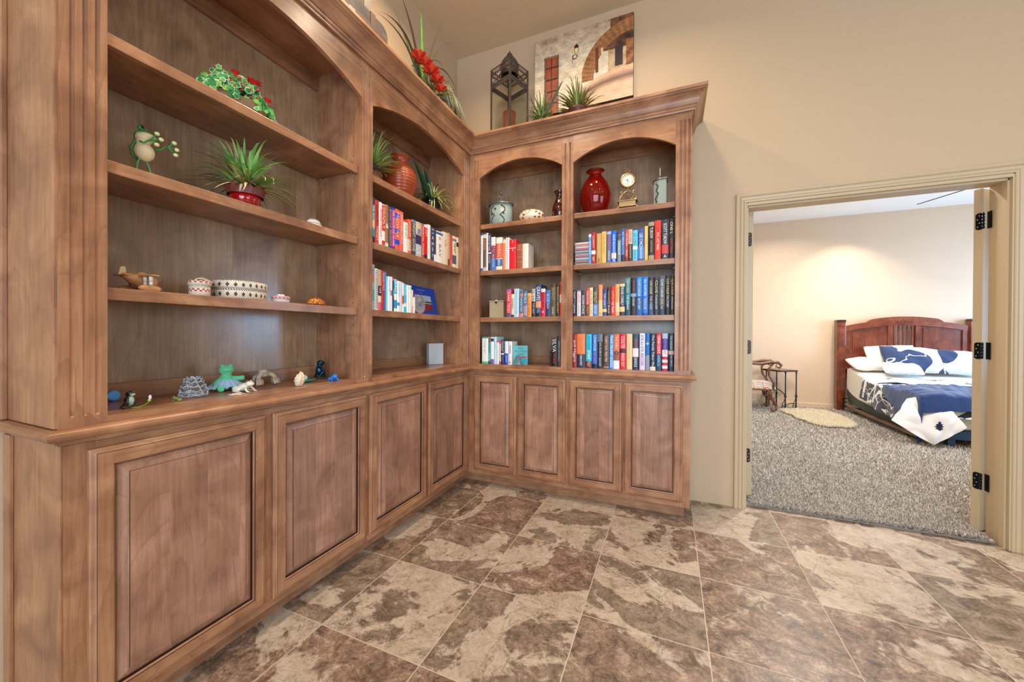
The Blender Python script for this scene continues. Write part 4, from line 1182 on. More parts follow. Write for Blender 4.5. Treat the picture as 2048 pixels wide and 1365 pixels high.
# ---------------------------------------------------------------- frogs on the counter ledge
def frog(name, label, loc, rz, s, mats_, pose='sit', extra=None, cat='frog figurine'):
    """crouching frog facing local +y; s scales a frog about 1 unit long"""
    t = thing(name, label, cat, loc, rz)
    m = MB(); k = s
    if pose == 'upright':
        m.ell((0, 0, .42 * k), (.20 * k, .20 * k, .30 * k)); m.ell((0, .06 * k, .80 * k), (.17 * k, .20 * k, .13 * k)); m.ell((0, .02 * k, .64 * k), (.13 * k, .13 * k, .16 * k))
        for sx in (-1, 1):
            m.tube([(sx * .16 * k, .02 * k, .60 * k), (sx * .30 * k, .10 * k, .38 * k), (sx * .28 * k, .22 * k, .10 * k), (sx * .30 * k, .30 * k, .035 * k)], [.07 * k, .06 * k, .045 * k, .05 * k], 10)
            m.tube([(sx * .12 * k, -.08 * k, .24 * k), (sx * .40 * k, .10 * k, .34 * k), (sx * .34 * k, -.16 * k, .08 * k), (sx * .46 * k, .08 * k, .035 * k)], [.11 * k, .09 * k, .055 * k, .05 * k], 10)
            m.ell((sx * .10 * k, .04 * k, .92 * k), .055 * k, 10, 8)
    else:
        m.ell((0, -.08 * k, .24 * k), (.24 * k, .36 * k, .20 * k), rot=Matrix.Rotation(.45, 3, 'X').to_quaternion().to_euler())
        m.ell((0, .26 * k, .40 * k), (.20 * k, .20 * k, .13 * k))
        for sx in (-1, 1):
            m.ell((sx * .12 * k, .22 * k, .53 * k), .065 * k, 10, 8)
            m.ell((sx * .24 * k, -.24 * k, .17 * k), (.10 * k, .24 * k, .15 * k))
            m.tube([(sx * .30 * k, -.38 * k, .08 * k), (sx * .36 * k, -.12 * k, .05 * k), (sx * .42 * k, .06 * k, .03 * k)], [.06 * k, .05 * k, .045 * k], 8)
            m.tube([(sx * .15 * k, .16 * k, .26 * k), (sx * .26 * k, .24 * k, .14 * k), (sx * .24 * k, .34 * k, .03 * k)], [.06 * k, .05 * k, .05 * k], 8)
            m.ell((sx * .25 * k, .40 * k, .03 * k), (.07 * k, .08 * k, .025 * k), 10, 6)
            m.ell((sx * .44 * k, .12 * k, .03 * k), (.06 * k, .10 * k, .025 * k), 10, 6)
    m.v = [(x, y, max(z, .0)) for x, y, z in m.v]
    m.build('body', mats_[0], t, remesh=k * .024)
    e = MB()
    for sx in (-1, 1):
        if pose == 'upright': e.ell((sx * .12 * k, .075 * k, .93 * k), .032 * k, 8, 6)
        else: e.ell((sx * .165 * k, .245 * k, .545 * k), .036 * k, 8, 6)
    e.build('eyes', mats_[1], t)
    return t, k
BKE = mat('0c0c0c', .1, name='black_eye')
# black and pale green frog holding a bud, nearest the camera
t, k = frog('frog_figurine', 'black frog figurine with pale green belly holding a pink bud, leftmost on the ledge', (-.085, -2.034, DK), math.radians(-50), .056,
     [spots('frogskin', '16242c', '9cc8b8', 60, .36, .2, .6), BKE], 'upright')
m = MB(); m.ell((0, .0055, .024), (.0095, .009, .0155), 12, 8); m.ell((0, .0085, .0425), (.008, .009, .0045), 12, 8); m.build('belly', mat('b8d8c4', .3, coat=.5), t)
m = MB(); m.tube([(.010, .014, .004), (.006, .030, .003), (.004, .046, .010), (.010, .058, .020), (.012, .060, .028)], .0012, 6); m.ell((.008, .056, .024), (.005, .003, .004)); m.ell((.016, .062, .024), (.005, .003, .004)); m.build('stem', mat('8cbf3c', .4), t)
m = MB(); m.ell((.012, .061, .033), (.0042, .0042, .008), 10, 8); m.build('bud', mat('e0c8e0', .3, coat=.5), t)['label'] = 'pale pink flower bud'
# tiny green frog
frog('frog_figurine', 'tiny green lizard-like frog beside the clear glass frog', (-.100, -1.900, DK), math.radians(150), .032, [mat('7d8a48', .35, coat=.4), BKE])
# glass frog
t = thing('glass_frog', 'clear textured glass frog candle holder on the ledge', 'glass ornament', (-.165, -1.818, DK + .0012))
m = MB(); r = random.Random(9)
def gf(u, v):
    a = 2 * PI * u
    rr = (.042, .044, .042, .037, .030, .027, .020, .0)[min(7, int(v * 7 + .5))]
    zz = (.0, .004, .02, .036, .052, .062, .066, .060)[min(7, int(v * 7 + .5))]
    q = 1 + .05 * math.sin(9 * a + 6 * v * 3) + .04 * math.cos(5 * a)
    return (rr * q * .9 * math.cos(a), rr * q * math.sin(a), zz)
m.grid(gf, 36, 7)
for sy in (-1, 1): m.ell((.006, .019 * sy, .064), (.010, .009, .011), 10, 8)
m.add([gf(i / 36, 0) for i in range(36)], [tuple(range(36))])
GLS = mat('eaf4fb', .04, trans=.93, ior=1.35, name='clear_glass')
o = m.build('glass_body', GLS, t)
m = MB()  # white ridge lines stand in for sparkle on the textured glass
for k_ in range(9):
    v_ = .06 + k_ * .108; z0_ = None
    ring = []
    for i in range(33):
        q = gf(i / 32, v_)
        ring.append((q[0] * 1.01, q[1] * 1.01, max(.0015, q[2] + .004 * math.sin(i * 1.3 + k_) + .002)))
    m.tube(ring, .0009, 5, caps=False)
for k_ in range(7):
    m.tube([gf(k_ / 7 + .03 * math.sin(j), j / 7) for j in range(0, 7)], .0008, 5)
m.v = [(x, y, max(z, 0)) for x, y, z in m.v]; m.build('glass_ridges', mat('e4f0f8', .12, coat=.5, name='sparkle_ridge'), t)
# mint plush frog
t = thing('toy_frog', 'mint green soft toy frog with a blue ruffled skirt, slumped on the ledge', 'soft toy', (-.215, -1.675, DK), math.radians(-15))
m = MB()
m.ell((0, 0, .038), (.024, .026, .034)); m.ell((.004, .0, .083), (.021, .026, .019)); m.tube([(0, 0, .045), (0, 0, .075)], .012, 10)
m.tube([(0, .015, .048), (.004, .04, .046), (.01, .062, .048)], [.011, .010, .010], 10); m.tube([(0, -.015, .045), (.01, -.034, .036), (.02, -.046, .024)], [.011, .010, .009], 10)
m.tube([(.0, .012, .016), (.02, .034, .012), (.035, .05, .0105)], [.013, .011, .0105], 10); m.tube([(.0, -.012, .016), (.03, -.024, .012), (.055, -.032, .0125)], [.013, .011, .0125], 10)
for sy in (-1, 1): m.ell((.004, .014 * sy, .100), .008, 10, 8)
m.v = [(x, y, max(z, 0)) for x, y, z in m.v]
m.build('body', mat('5fcf98', .85, sheen=.5, name='mint_plush'), t, remesh=.0024)
m = MB()
def sk(u, v):
    a = 2 * PI * u; rr = .018 + .034 * v + .006 * v * math.sin(18 * a)
    return (rr * math.cos(a), rr * 1.2 * math.sin(a), max(.004, .050 - .036 * v + .005 * v * math.cos(18 * a)))
m.grid(sk, 90, 6); m.build('skirt', mat('a5c8e4', .8, name='pale_blue_tulle'), t, recalc=False)['label'] = 'pale blue ruffled skirt'
m = MB(); m.tube([(.021, -.018, .080), (.027, 0, .078), (.021, .018, .080)], .0008, 6); m.build('mouth', mat('a8404c', .6), t)
# starfish
m = MB()
vs = [(0, 0, .006)]
for k_ in range(10):
    a = PI * k_ / 5; rr = .030 if k_ % 2 == 0 else .009
    vs.append((rr * math.cos(a), rr * math.sin(a), .0012 if k_ % 2 == 0 else .003))
vs += [(x, y, 0) for x, y, z in vs[1:]]
m.add(vs, [(0, 1 + i, 1 + (i + 1) % 10) for i in range(10)] + [(1 + i, 11 + i, 11 + (i + 1) % 10, 1 + (i + 1) % 10) for i in range(10)] + [tuple(range(20, 10, -1))])
tag(m.build('starfish', mat('e6cdbf', .7), None, loc=(-.060, -1.728, DK)), 'small pale starfish lying flat in front of the frogs', 'starfish')
# white frog
t, k = frog('frog_figurine', 'cream white ceramic frog sitting in front of the carved hand-like frog', (-.100, -1.672, DK), math.radians(-70), .080, [mat('e9e2cd', .22, coat=.6, name='cream_ceramic'), BKE])
# carved frog whose long toes spread like fingers
t = thing('carved_frog', 'grey tan carved frog with long finger-like toes spread over the ledge', 'frog figurine', (-.215, -1.512, DK), 0)
m = MB()
m.ell((-.01, .0, .052), (.026, .032, .018), rot=Matrix.Rotation(.2, 3, 'X').to_quaternion().to_euler()); m.ell((.006, -.012, .064), (.018, .02, .012))
TN = wood('driftwood', 2, '8a7865', 'b3a28d', 'd2c5b0', .55, coat=0)
for y0, xs in ((-.028, (.034, .03, .02)), (.028, (.034, .028, .02))):
    sg = 1 if y0 > 0 else -1
    m.tube([(0, y0 * .5, .052), (.008, y0 * 1.1, .045), (.012, y0 * 1.4, .034)], [.012, .010, .009], 10)
    for j, xx in enumerate(xs):
        yy = y0 * 1.35 + (j - 1) * .014
        m.tube([(.010, y0 * 1.35, .034), (xx * .8, yy, .024), (xx, yy + sg * .002, .006)], [.008, .0065, .0075], 10)
    m.tube([(0, y0 * .5, .048), (-.01, y0 * 1.5, .04), (-.012, y0 * 1.6, .006)], [.011, .008, .008], 10)
m.v = [(x, y, max(z, 0)) for x, y, z in m.v]
m.build('body', TN, t, remesh=.0022)
# folded shell
m = MB()
def shf(u, v):
    a = 2 * PI * u; th = PI * v
    rr = 1 + .10 * math.sin(7 * a + 3 * th) + .06 * math.sin(13 * th)
    return (.017 * rr * math.sin(th) * math.cos(a), .022 * rr * math.sin(th) * math.sin(a), max(0, .0275 + .029 * math.cos(th) * rr + .006 * math.sin(a)))
m.grid(shf, 40, 20)
tag(m.build('carved_shell', mat('d8c6ab', .45, bump=.5, bscale=120, name='tan_shell'), None, loc=(-.055, -1.462, DK)), 'tan folded shell standing upright in front of the lily pad dish', 'shell')
# lily pad dish
t = thing('lily_dish', 'turquoise lily pad dish with a pale blue flower, behind the tan shell', 'dish', (-.165, -1.350, DK))
m = MB(); m.lathe([(0, .003), (.022, .002), (.040, .006), (.052, .011), (.053, .009), (.040, .003), (.02, 0), (0, 0)], 40, sx=.8); m.build('pad', mat('20a08c', .18, coat=.8, name='turquoise_glaze'), t)
m = MB()
for k_ in range(12):
    a = 2 * PI * k_ / 12; rr = .014
    m.ell((.004 + rr * math.cos(a), -.012 + rr * math.sin(a), .018 + .004 * (k_ % 2)), (.007, .007, .010), 10, 8)
m.ell((.004, -.012, .026), (.010, .010, .012)); m.build('flower', mat('cfe8ec', .3, coat=.5), t)['label'] = 'pale blue glazed flower'
# tall dark blue frog
frog('frog_statue', 'tall dark blue bronze frog statue sitting upright in the shelf corner', (-.215, -1.222, DK), math.radians(-25), .100, [mat('1d4258', .25, .75, bump=.3, bscale=80, name='blue_patina'), BKE], 'upright', cat='frog statue')
# bright blue small frog
frog('frog_figurine', 'small bright blue frog at the right end of the ledge', (-.062, -1.270, DK), math.radians(-110), .060, [mat('1080dc', .2, coat=.8, name='bright_blue'), BKE])
# blue disc against the back at the far left
m = MB(); m.lathe([(0, 0), (.016, 0), (.018, .002), (.016, .004), (0, .004)], 24, M=Matrix.Rotation(PI / 2 - .12, 4, 'Y'))
m.v = [(x, y, z + .0185) for x, y, z in m.v]
tag(m.build('blue_disc', mat('5aa8e4', .4), None, loc=(-.292, -1.990, DK)), 'small round sky-blue piece leaning at the back behind the black frog', 'ornament')

# ---------------------------------------------------------------- second bay (left wall, next to corner)
t = thing('potted_grass', 'spiky grass in a woven brown pot, left of the ribbed terracotta vase', 'potted plant', (-.150, -.935, S1))
m = MB(); m.lathe([(0, 0), (.045, 0), (.062, .03), (.072, .07), (.070, .075), (0, .075)], 32)
m.build('pot', spots('basket_weave_brown', '7a5230', 'c89a54', 70, .42, .6, 0, '5a3a22'), t)
m = MB(); m.lathe([(.066, .072), (.080, .076), (.084, .088), (.080, .094), (.066, .094), (.06, .088), (0, .088)], 32); m.build('rim', mat('3c2620', .4), t)
m = MB()
L = (-.15, .12, -.125, .16, .0)
tuft(m, (0, 0, .09), 120, .10, .24, .013, 1.35, .2, 21, [0, 1, 2], rad=.04, xlim=L)
tuft(m, (0, 0, .09), 34, .14, .26, .012, .6, 0, 22, [0, 1], rad=.04, xlim=L)
m.build('foliage', gmats('7ba656', '94c470', 'aeb66e'), t, recalc=False)
t = thing('ribbed_vase', 'terracotta vase with horizontal ribs on the second bay top shelf', 'vase', (-.155, -.660, S1))
m = MB(); pr = [(0, 0), (.055, 0)]
base_p = [(.058, .004), (.088, .05), (.108, .11), (.106, .155), (.088, .195), (.062, .222), (.048, .238)]
def vr(z):
    for (r0, z0), (r1, z1) in zip(base_p[:-1], base_p[1:]):
        if z0 <= z <= z1:
            q = (z - z0) / (z1 - z0); return r0 + (r1 - r0) * q
    return base_p[-1][0]
import bisect
def sm_r(z): return sum(vr(min(max(z + d, .004), .238)) for d in (-.015, -.008, 0, .008, .015)) / 5
for k_ in range(120):
    z = .004 + (.232 - .004) * k_ / 119
    pr.append((sm_r(z) + .0028 * abs(math.sin(PI * z / .0195)) ** .6, z))
pr += [(.046, .240), (.043, .252), (.045, .268), (.058, .281), (.062, .284), (.062, .288), (.056, .288), (.038, .268), (.036, .25)]
m.lathe(pr, 56, caps=False); m.build('vase_body', mat('9c4424', .3, coat=.35, name='terracotta'), t)
t = thing('aloe_planter', 'aloe and striped spider plant in a shiny black pot, right of the terracotta vase', 'potted plant', (-.150, -.320, S1))
m = MB(); m.lathe([(0, 0), (.062, 0), (.072, .01), (.078, .06), (.076, .105), (.070, .112), (.066, .108), (0, .10)], 40); m.build('pot', mat('0f1412', .06, coat=1, name='black_glaze'), t)
m = MB()
for tip, wd_ in (((.03, -.25, .30), .05), ((0, -.09, .31), .05), ((-.02, -.03, .27), .04), ((.0, .10, .28), .035), ((.05, -.19, .14), .05), ((-.03, -.0, .24), .035)):
    b_ = Vector((0, tip[1] * .1, .09)); tp = Vector(tip)
    m.leaf(curve3(b_, (b_ + tp) / 2 + Vector((.01, 0, .03)), tp, 8), wd_, 0, .5, 1.2, .8)
m.build('aloe_leaves', [mat('2f5238', .4, name='aloe_green')], t, recalc=False)['label'] = 'broad dark aloe leaves'
m = MB(); tuft(m, (.0, .02, .10), 150, .10, .22, .012, 1.5, .75, 31, [0, 1, 2], rad=.04, xlim=(-.15, .16, -.25, .185, -.0)); m.build('foliage', gmats('a8ae5a', 'd8cf90', '7a9650'), t, recalc=False)
# shadow-free glass block, calendar book, plate
t = thing('blue_picture_book', 'wide blue book with a red flower field photo, leaning against the shelf side', 'book', (-.240, -.305, S3), 0, None)
M_ = Matrix.Rotation(math.radians(14), 4, 'Y').inverted() if False else Matrix.Rotation(math.radians(-12), 4, 'Y')
w_, h_ = .36, .225
bm_ = Matrix.Translation((.03, 0, 0)) @ M_
m = MB(); m.box(-.008, 0, -w_ / 2, w_ / 2, .0015, h_, M=bm_); m.build('cover', mat('0a4ac4', .3, coat=.3, name='blue_cover'), t)
m = MB()
def pic(u, v):
    return (.0006, -.085 + .20 * u, .045 + .115 * v)
def picc(u, v):
    if v > .58: return 0
    if v > .44: return 1 if (u < .6 or v < .5) else 3
    return 2 if math.sin(u * 31 + 9 * v) * math.sin(v * 47 + 5 * u) > -.1 else 3
m.grid(pic, 34, 20, sm=False, M=bm_, mfn=picc)
m.build('cover_photo', [mat('b8d4e0', .4), mat('e4e4e0', .4), mat('c8303c', .4), mat('1c3c34', .4)], t, recalc=False)
m = MB()
for s_, zz, sz, c_ in (('En Europa Mit Dir', .192, .013, 0), ('Kalender', .175, .007, 0)):
    vs, fs, wd = textmesh(s_); kk = sz * .9
    m.add([(.0008, .0 + (x - wd / 2) * kk, zz + y * kk) for x, y in vs], fs, 0, False, bm_)
m.build('cover_lettering', mat('dce4f4', .5), t, recalc=False)
m = MB(); m.lathe([(0, 0), (.040, 0), (.055, .002), (.066, .005), (.067, .007), (.055, .004), (0, .003)], 48, M=Matrix.Translation((0, 0, .0665)) @ Matrix.Rotation(PI / 2 - .13, 4, 'Y'))
r = random.Random(4)
for k_ in range(14):
    a = 2 * PI * k_ / 14
    m.tube([(.0035 + .003, .055 * math.cos(a), .0665 + .055 * math.sin(a)), (.0075, .045 * math.cos(a + .2), .0665 + .045 * math.sin(a + .2))], .002, 6, mi=1)
m.tube([(.006, -.02, .05), (.008, .0, .075), (.006, .02, .055), (.007, .03, .09)], .003, 6, mi=1)
tag(m.build('silver_plate', [mat('d2d4da', .12, .55, name='silver_dish'), mat('9aa2b4', .3, .5)], None, loc=(-.09, -.545, S3)), 'round silver embossed plate standing in front of the blue picture book', 'plate')
t = thing('crystal_block', 'upright rectangular etched crystal block on the ledge near the corner', 'glass ornament', (-.205, -.178, DK), math.radians(-35))
m = MB(); m.box(-.030, .030, -.058, .058, 0, .162); m.build('crystal', mat('f4faff', .04, trans=.5, ior=1.4, name='crystal'), t, bevel=.004)
m = MB(); r = random.Random(8)
for k_ in range(330):
    y = r.uniform(-.042, .042); z = r.uniform(.012, .150)
    if abs(y) < .012 and .05 < z < .11: continue
    m.ell((r.uniform(-.018, .018), y, z), (.003, r.uniform(.002, .007), r.uniform(.002, .009)), 6, 4)
m.build('etching', mat('f4faff', .4, name='white_etching'), t)

# ---------------------------------------------------------------- back wall bays
PEW = mat('9c968e', .32, .8, name='pewter')
FRO = mat('93a49c', .35, name='frosted_sage')
def finial(m, x, y, z, s):
    m.lathe([(0, 0), (.012 * s, 0), (.006 * s, .006 * s), (.010 * s, .012 * s), (.004 * s, .018 * s)], 16, c=(x, y, z))
    for sg in (-1, 1):
        m.tube([(x, y, z + .014 * s), (x + sg * .014 * s, y, z + .016 * s), (x + sg * .018 * s, y, z + .026 * s), (x + sg * .008 * s, y, z + .03 * s), (x + sg * .012 * s, y, z + .044 * s)], .0035 * s, 8)
        m.tube([(x, y, z + .014 * s), (x, y + sg * .014 * s, z + .016 * s), (x, y + sg * .018 * s, z + .026 * s), (x, y + sg * .008 * s, z + .03 * s), (x, y + sg * .012 * s, z + .044 * s)], .0035 * s, 8)
    m.ell((x, y, z + .052 * s), (.006 * s, .006 * s, .016 * s), 12, 8)
t = thing('lidded_jar', 'frosted sage jar with pewter scrollwork and a finial lid, left of the painted egg', 'jar', (.212, .125, S1))
m = MB(); m.lathe([(0, 0), (.090, 0), (.094, .004), (.094, .168), (0, .168)], 48, sy=.75); m.build('jar_body', FRO, t)
m = MB()
for sg in (-1, 1):
    for pts in ([(.030, .150), (.055, .135), (.060, .110), (.040, .090), (.024, .075), (.045, .055), (.056, .030), (.044, .010)],):
        P3 = [(sg * x, -math.sqrt(max(0, 1 - (x / .094) ** 2)) * .0705 - .001, z) for x, z in pts]
        m.tube(P3, .004, 8)
    m.ell((sg * .050, -.061, .086), (.008, .004, .006), 8, 6)
m.ell((-.018, -.071, .125), (.009, .003, .009), 8, 6)
m.build('scrollwork', mat('4c4a44', .4, .7), t)['label'] = 'dark pewter scrolls'
m = MB(); m.lathe([(.094, .1685), (.106, .166), (.104, .174), (.075, .182), (.062, .190), (.060, .196), (.040, .206), (.014, .214), (.010, .222), (0, .222)], 48, sy=.75); finial(m, 0, 0, .220, 1.0); m.build('lid', PEW, t)
m = MB()
def egg(u, v):
    a = 2 * PI * u; th = PI * v
    return (.100 * math.sin(th) * math.cos(a) * (1 + .12 * math.cos(a)), .062 * math.sin(th) * math.sin(a), .044 + .058 * math.cos(th) * (1 if math.cos(th) > 0 else .76))
m.grid(egg, 40, 24)
def eggm():
    B = NB('painted_egg'); o = B.obj()
    v = B.n('ShaderNodeTexVoronoi'); v.inputs['Scale'].default_value = 34; B.l(o, v.inputs['Vector'])
    f = B.math('LESS_THAN', v.outputs['Distance'], .33)
    wn = B.n('ShaderNodeTexWhiteNoise', noise_dimensions='3D'); B.l(v.outputs['Position'], wn.inputs['Vector'])
    cc = B.ramp(wn.outputs['Value'], [(.0, 'a8442c'), (.34, '5a4c38'), (.6, '8c5a38'), (.85, '2c2c30')], 'CONSTANT')
    c = B.mix(f, lin('ead8bc'), cc)
    x, y, z = B.sep(o)
    rr = B.math('SQRT', B.math('ADD', B.math('POWER', B.math('ADD', x, .02), 2.0), B.math('POWER', B.math('MULTIPLY', B.math('SUBTRACT', z, .075), 1.5), 2.0)))
    ring = B.math('LESS_THAN', B.math('ABSOLUTE', B.math('SUBTRACT', rr, .034)), .003)
    ins = B.math('LESS_THAN', rr, .031)
    c = B.mix(ins, c, lin('ecdcc0')); c = B.mix(ring, c, lin('6c6048'))
    c = B.mix(B.math('LESS_THAN', rr, .007), c, lin('c05c38'))
    B.l(c, B.b.inputs['Base Color']); B.b.inputs['Roughness'].default_value = .3; B.b.inputs['Coat Weight'].default_value = .5
    return B.m
tag(m.build('painted_egg', eggm(), None, loc=(.465, .115, S1 + .0005)), 'cream egg-shaped gourd painted with flowers, between the sage jar and brown vase', 'ornament')
m = MB(); m.lathe([(0, 0), (.048, 0), (.055, .01), (.062, .05), (.060, .09), (.044, .13), (.034, .155), (.031, .175), (.038, .198), (.050, .210), (.048, .213), (.034, .200), (.028, .18)], 40, caps=False)
tag(m.build('brown_vase', spots('drip_glaze', '34100a', '7a3c1c', 30, .32, .06, 1.0, '4c1c10'), None, loc=(.696, .135, S1)), 'glossy dark brown vase half hidden by the divider, right of the painted egg', 'vase')
# red glass vase
t = thing('red_glass_vase', 'large ruby red glass vase with flared lip on the rightmost top shelf', 'vase', (.958, .145, S1))
m = MB()
pr = [(0, .0), (.058, 0), (.070, .006), (.092, .05), (.108, .10), (.112, .145), (.104, .19), (.085, .235), (.062, .270), (.044, .292), (.040, .302), (.046, .312), (.066, .322), (.068, .326), (.064, .329), (.046, .320), (.036, .306),
      (.036, .298), (.056, .272), (.080, .236), (.099, .19), (.107, .145), (.103, .10), (.087, .052), (.060, .012), (0, .010)]
m.lathe(pr, 56, caps=False)
m.build('glass_body', mat('e8301c', .03, trans=.92, ior=1.45, name='ruby_glass'), t)
# mantel clock
BR = mat('b49a70', .3, .85, name='antique_brass')
t = thing('mantel_clock', 'small antique brass mantel clock with a round white dial and swan scrolls', 'clock', (1.188, .11, S1))
m = MB()
m.box(-.064, .064, -.036, .036, .024, .029); m.box(-.055, .055, -.030, .030, .029, .062); m.box(-.066, .066, -.036, .036, .062, .067)
for sx in (-1, 1):
    for sy in (-1, 1):
        m.tube([(sx * .056, sy * .028, .026), (sx * .066, sy * .034, .014), (sx * .078, sy * .038, 0.0035)], [.005, .004, .0035], 8)
m.build('base', BR, t, bevel=.002)
m = MB()
for sx in (-1, 1):
    m.tube([(sx * .022, 0, .070), (sx * .046, 0, .074), (sx * .058, 0, .088), (sx * .050, 0, .102), (sx * .038, 0, .118), (sx * .034, 0, .132), (sx * .042, 0, .142), (sx * .050, 0, .134), (sx * .048, 0, .126)], [.005, .006, .006, .0055, .005, .004, .0045, .004, .003], 10)
m.tube([(.040 * math.cos(a), -.004, .112 + .040 * math.sin(a)) for a in [PI + PI * i / 16 for i in range(17)]], .0018, 8)
m.tube([(.030 * math.cos(a), 0, .118 + .022 * math.sin(a)) for a in [PI * i / 12 for i in range(13)]], .004, 8)
m.tube([(0, 0, .140), (0, 0, .165)], .006, 10)
m.build('swan_scrolls', BR, t)
m = MB(); m.tube([(0, 0, .130), (0, 0, .088)], .0015, 8); m.ell((0, 0, .108), (.004, .003, .008)); m.ell((0, 0, .082), (.007, .004, .007)); m.build('pendulum', mat('6a5c4c', .3, .8), t)
Mc = Matrix.Translation((0, 0, .213)) @ Matrix.Rotation(PI / 2, 4, 'X')
m = MB(); m.lathe([(.040, -.014), (.048, -.014), (.053, -.006), (.054, .008), (.050, .014), (.044, .015), (.041, .010), (.041, .006)], 48, M=Mc, caps=False); m.lathe([(0, -.016), (.048, -.014)], 32, M=Mc, caps=False); m.build('case_ring', mat('c8a878', .22, .9), t)
m = MB(); m.lathe([(0, .007), (.0415, .007)], 48, M=Mc, caps=False, sm=False)
dl = m.build('dial', mat('efe9da', .4), t)
m = MB()
for k_, s_ in enumerate(['XII', 'I', 'II', 'III', 'IIII', 'V', 'VI', 'VII', 'VIII', 'IX', 'X', 'XI']):
    a = PI / 2 - k_ * PI / 6
    vs, fs, wd = textmesh(s_); kk = .0062
    Mt = Mc @ Matrix.Translation((.033 * math.cos(a), .033 * math.sin(a), .0078)) @ Matrix.Rotation(a - PI / 2, 4, 'Z')
    m.add([((x - wd / 2) * kk, (y - .5) * kk, 0) for x, y in vs], fs, 0, False, Mt)
m.build('numerals', mat('2c2824', .5), dl, recalc=False)
m = MB()
for ang, L_, w_ in ((math.radians(172), .020, .0018), (math.radians(-88), .030, .0014)):
    Mt = Mc @ Matrix.Translation((0, 0, .0092)) @ Matrix.Rotation(ang, 4, 'Z')
    m.add([(-.004, -w_, 0), (L_, -w_ * .4, 0), (L_, w_ * .4, 0), (-.004, w_, 0)], [(0, 1, 2, 3)], 0, False, Mt)
m.ell((0, -.0095, .213), .003, 8, 6); m.build('hands', mat('2c2824', .4), dl, recalc=False)
m = MB(); m.lathe([(.004, .264), (.006, .268), (.004, .272)], 12, caps=False)
for k_ in range(4):
    a = PI / 2 * k_
    m.tube([(0, 0, .274), (.012 * math.cos(a), .012 * math.sin(a), .280), (.010 * math.cos(a), .010 * math.sin(a), .288)], .003, 8)
m.ell((0, 0, .290), (.006, .006, .012), 10, 8); m.build('finial', BR, t)
# second sage jar
t = thing('lidded_jar', 'narrow sage jar with twisted pewter finial at the far right of the top shelf', 'jar', (1.398, .115, S1 + .001))
m = MB(); m.prism([(-.040, -.020), (-.010, -.048), (.038, -.050), (.042, -.044), (.042, .040), (-.030, .040), (-.042, .030)], 0, .172, 'xy'); m.build('jar_body', FRO, t, bevel=.003)
m = MB(); m.tube([(-.026, -.037, .150), (-.012, -.050, .13), (-.024, -.038, .10), (-.010, -.051, .08), (-.028, -.036, .05), (-.020, -.042, .02)], .0035, 8); m.build('scrollwork', mat('4c4a44', .4, .7), t)
m = MB(); m.prism([(-.048, -.024), (-.013, -.054), (.042, -.056), (.048, -.05), (.048, .046), (-.034, .046), (-.05, .034)], .1725, .180, 'xy')
m.lathe([(.034, .180), (.030, .192), (.020, .196), (.016, .204), (.010, .206), (.008, .212), (.012, .218), (.007, .224), (.012, .232), (.007, .239), (.011, .247), (.006, .254), (.009, .262), (.004, .270), (0, .280)], 20)
m.build('lid', PEW, t)
# woven box with bow
t = thing('woven_box', 'square cream woven box with a dark clasp, left of the books in the middle row', 'box', (.190, .155, S3), math.radians(0))
m = MB(); m.box(-.062, .062, -.062, .062, 0, .125)
def squareweave():
    B = NB('square_weave'); x, y, z = B.sep(B.obj())
    u = B.math('MULTIPLY', B.math('ADD', x, y), 110.0); v = B.math('MULTIPLY', z, 110.0)
    cv = B.math('FLOOR', v)
    uu = B.math('ADD', u, B.math('MULTIPLY', cv, .5))
    hh = B.math('MULTIPLY', B.math('ABSOLUTE', B.math('SINE', B.math('MULTIPLY', uu, PI))), B.math('ABSOLUTE', B.math('SINE', B.math('MULTIPLY', v, PI))))
    c = B.mix(hh, lin('9c8c68'), lin('d8c8a4')); B.l(c, B.b.inputs['Base Color']); B.b.inputs['Roughness'].default_value = .7; B.bump(hh, .8, .002)
    return B.m
SW = squareweave()
m.build('box_body', SW, t, bevel=.003)
m = MB(); m.box(-.064, .064, -.064, .064, .1255, .136); m.build('lid', SW, t, bevel=.003)
m = MB(); m.ell((0, -.068, .120), (.010, .004, .008), 10, 6); m.ell((.002, -.066, .136), (.012, .004, .005), 10, 6, 1); m.build('clasp', [mat('2a2c2a', .4), mat('e8e4dc', .6)], t)
# stapler at the end of the book row
t = thing('stapler', 'small black stapler standing on end, right of the white softcover book', 'stapler', (.453, .060, S2 + .0002))
m = MB(); m.prism([(-.014, 0), (.016, 0), (.018, .05), (.014, .085), (.006, .095), (-.004, .092), (-.010, .06)], -.012, .012, 'xz'); m.build('body', mat('16161a', .3), t, bevel=.003)
m = MB(); m.box(-.002, .006, -.0135, -.0122, .02, .062); m.ell((.002, -.0125, .074), (.003, .001, .003), 8, 6); m.build('label_strip', mat('e6e2da', .4), t)
# glass ornament in front of the books, bottom row
t = MB()
def go(u, v):
    a = 2 * PI * u
    return ((.040 * (1 - v * .75)) * (1 + .08 * math.sin(7 * a + 9 * v)) * math.cos(a), (.024 * (1 - v * .6)) * math.sin(a), .075 * v ** .8)
t.grid(go, 30, 8); t.add([go(i / 30, 0) for i in range(30)], [tuple(range(30))]); t.add([go(i / 30, 1) for i in range(30)], [tuple(range(30))])
tag(t.build('glass_ornament', mat('c8d0d8', .05, trans=.85, ior=1.5, name='grey_glass'), None, loc=(.405, .022, DK)), 'grey clear glass ornament in front of the teal book, bottom row', 'glass ornament')
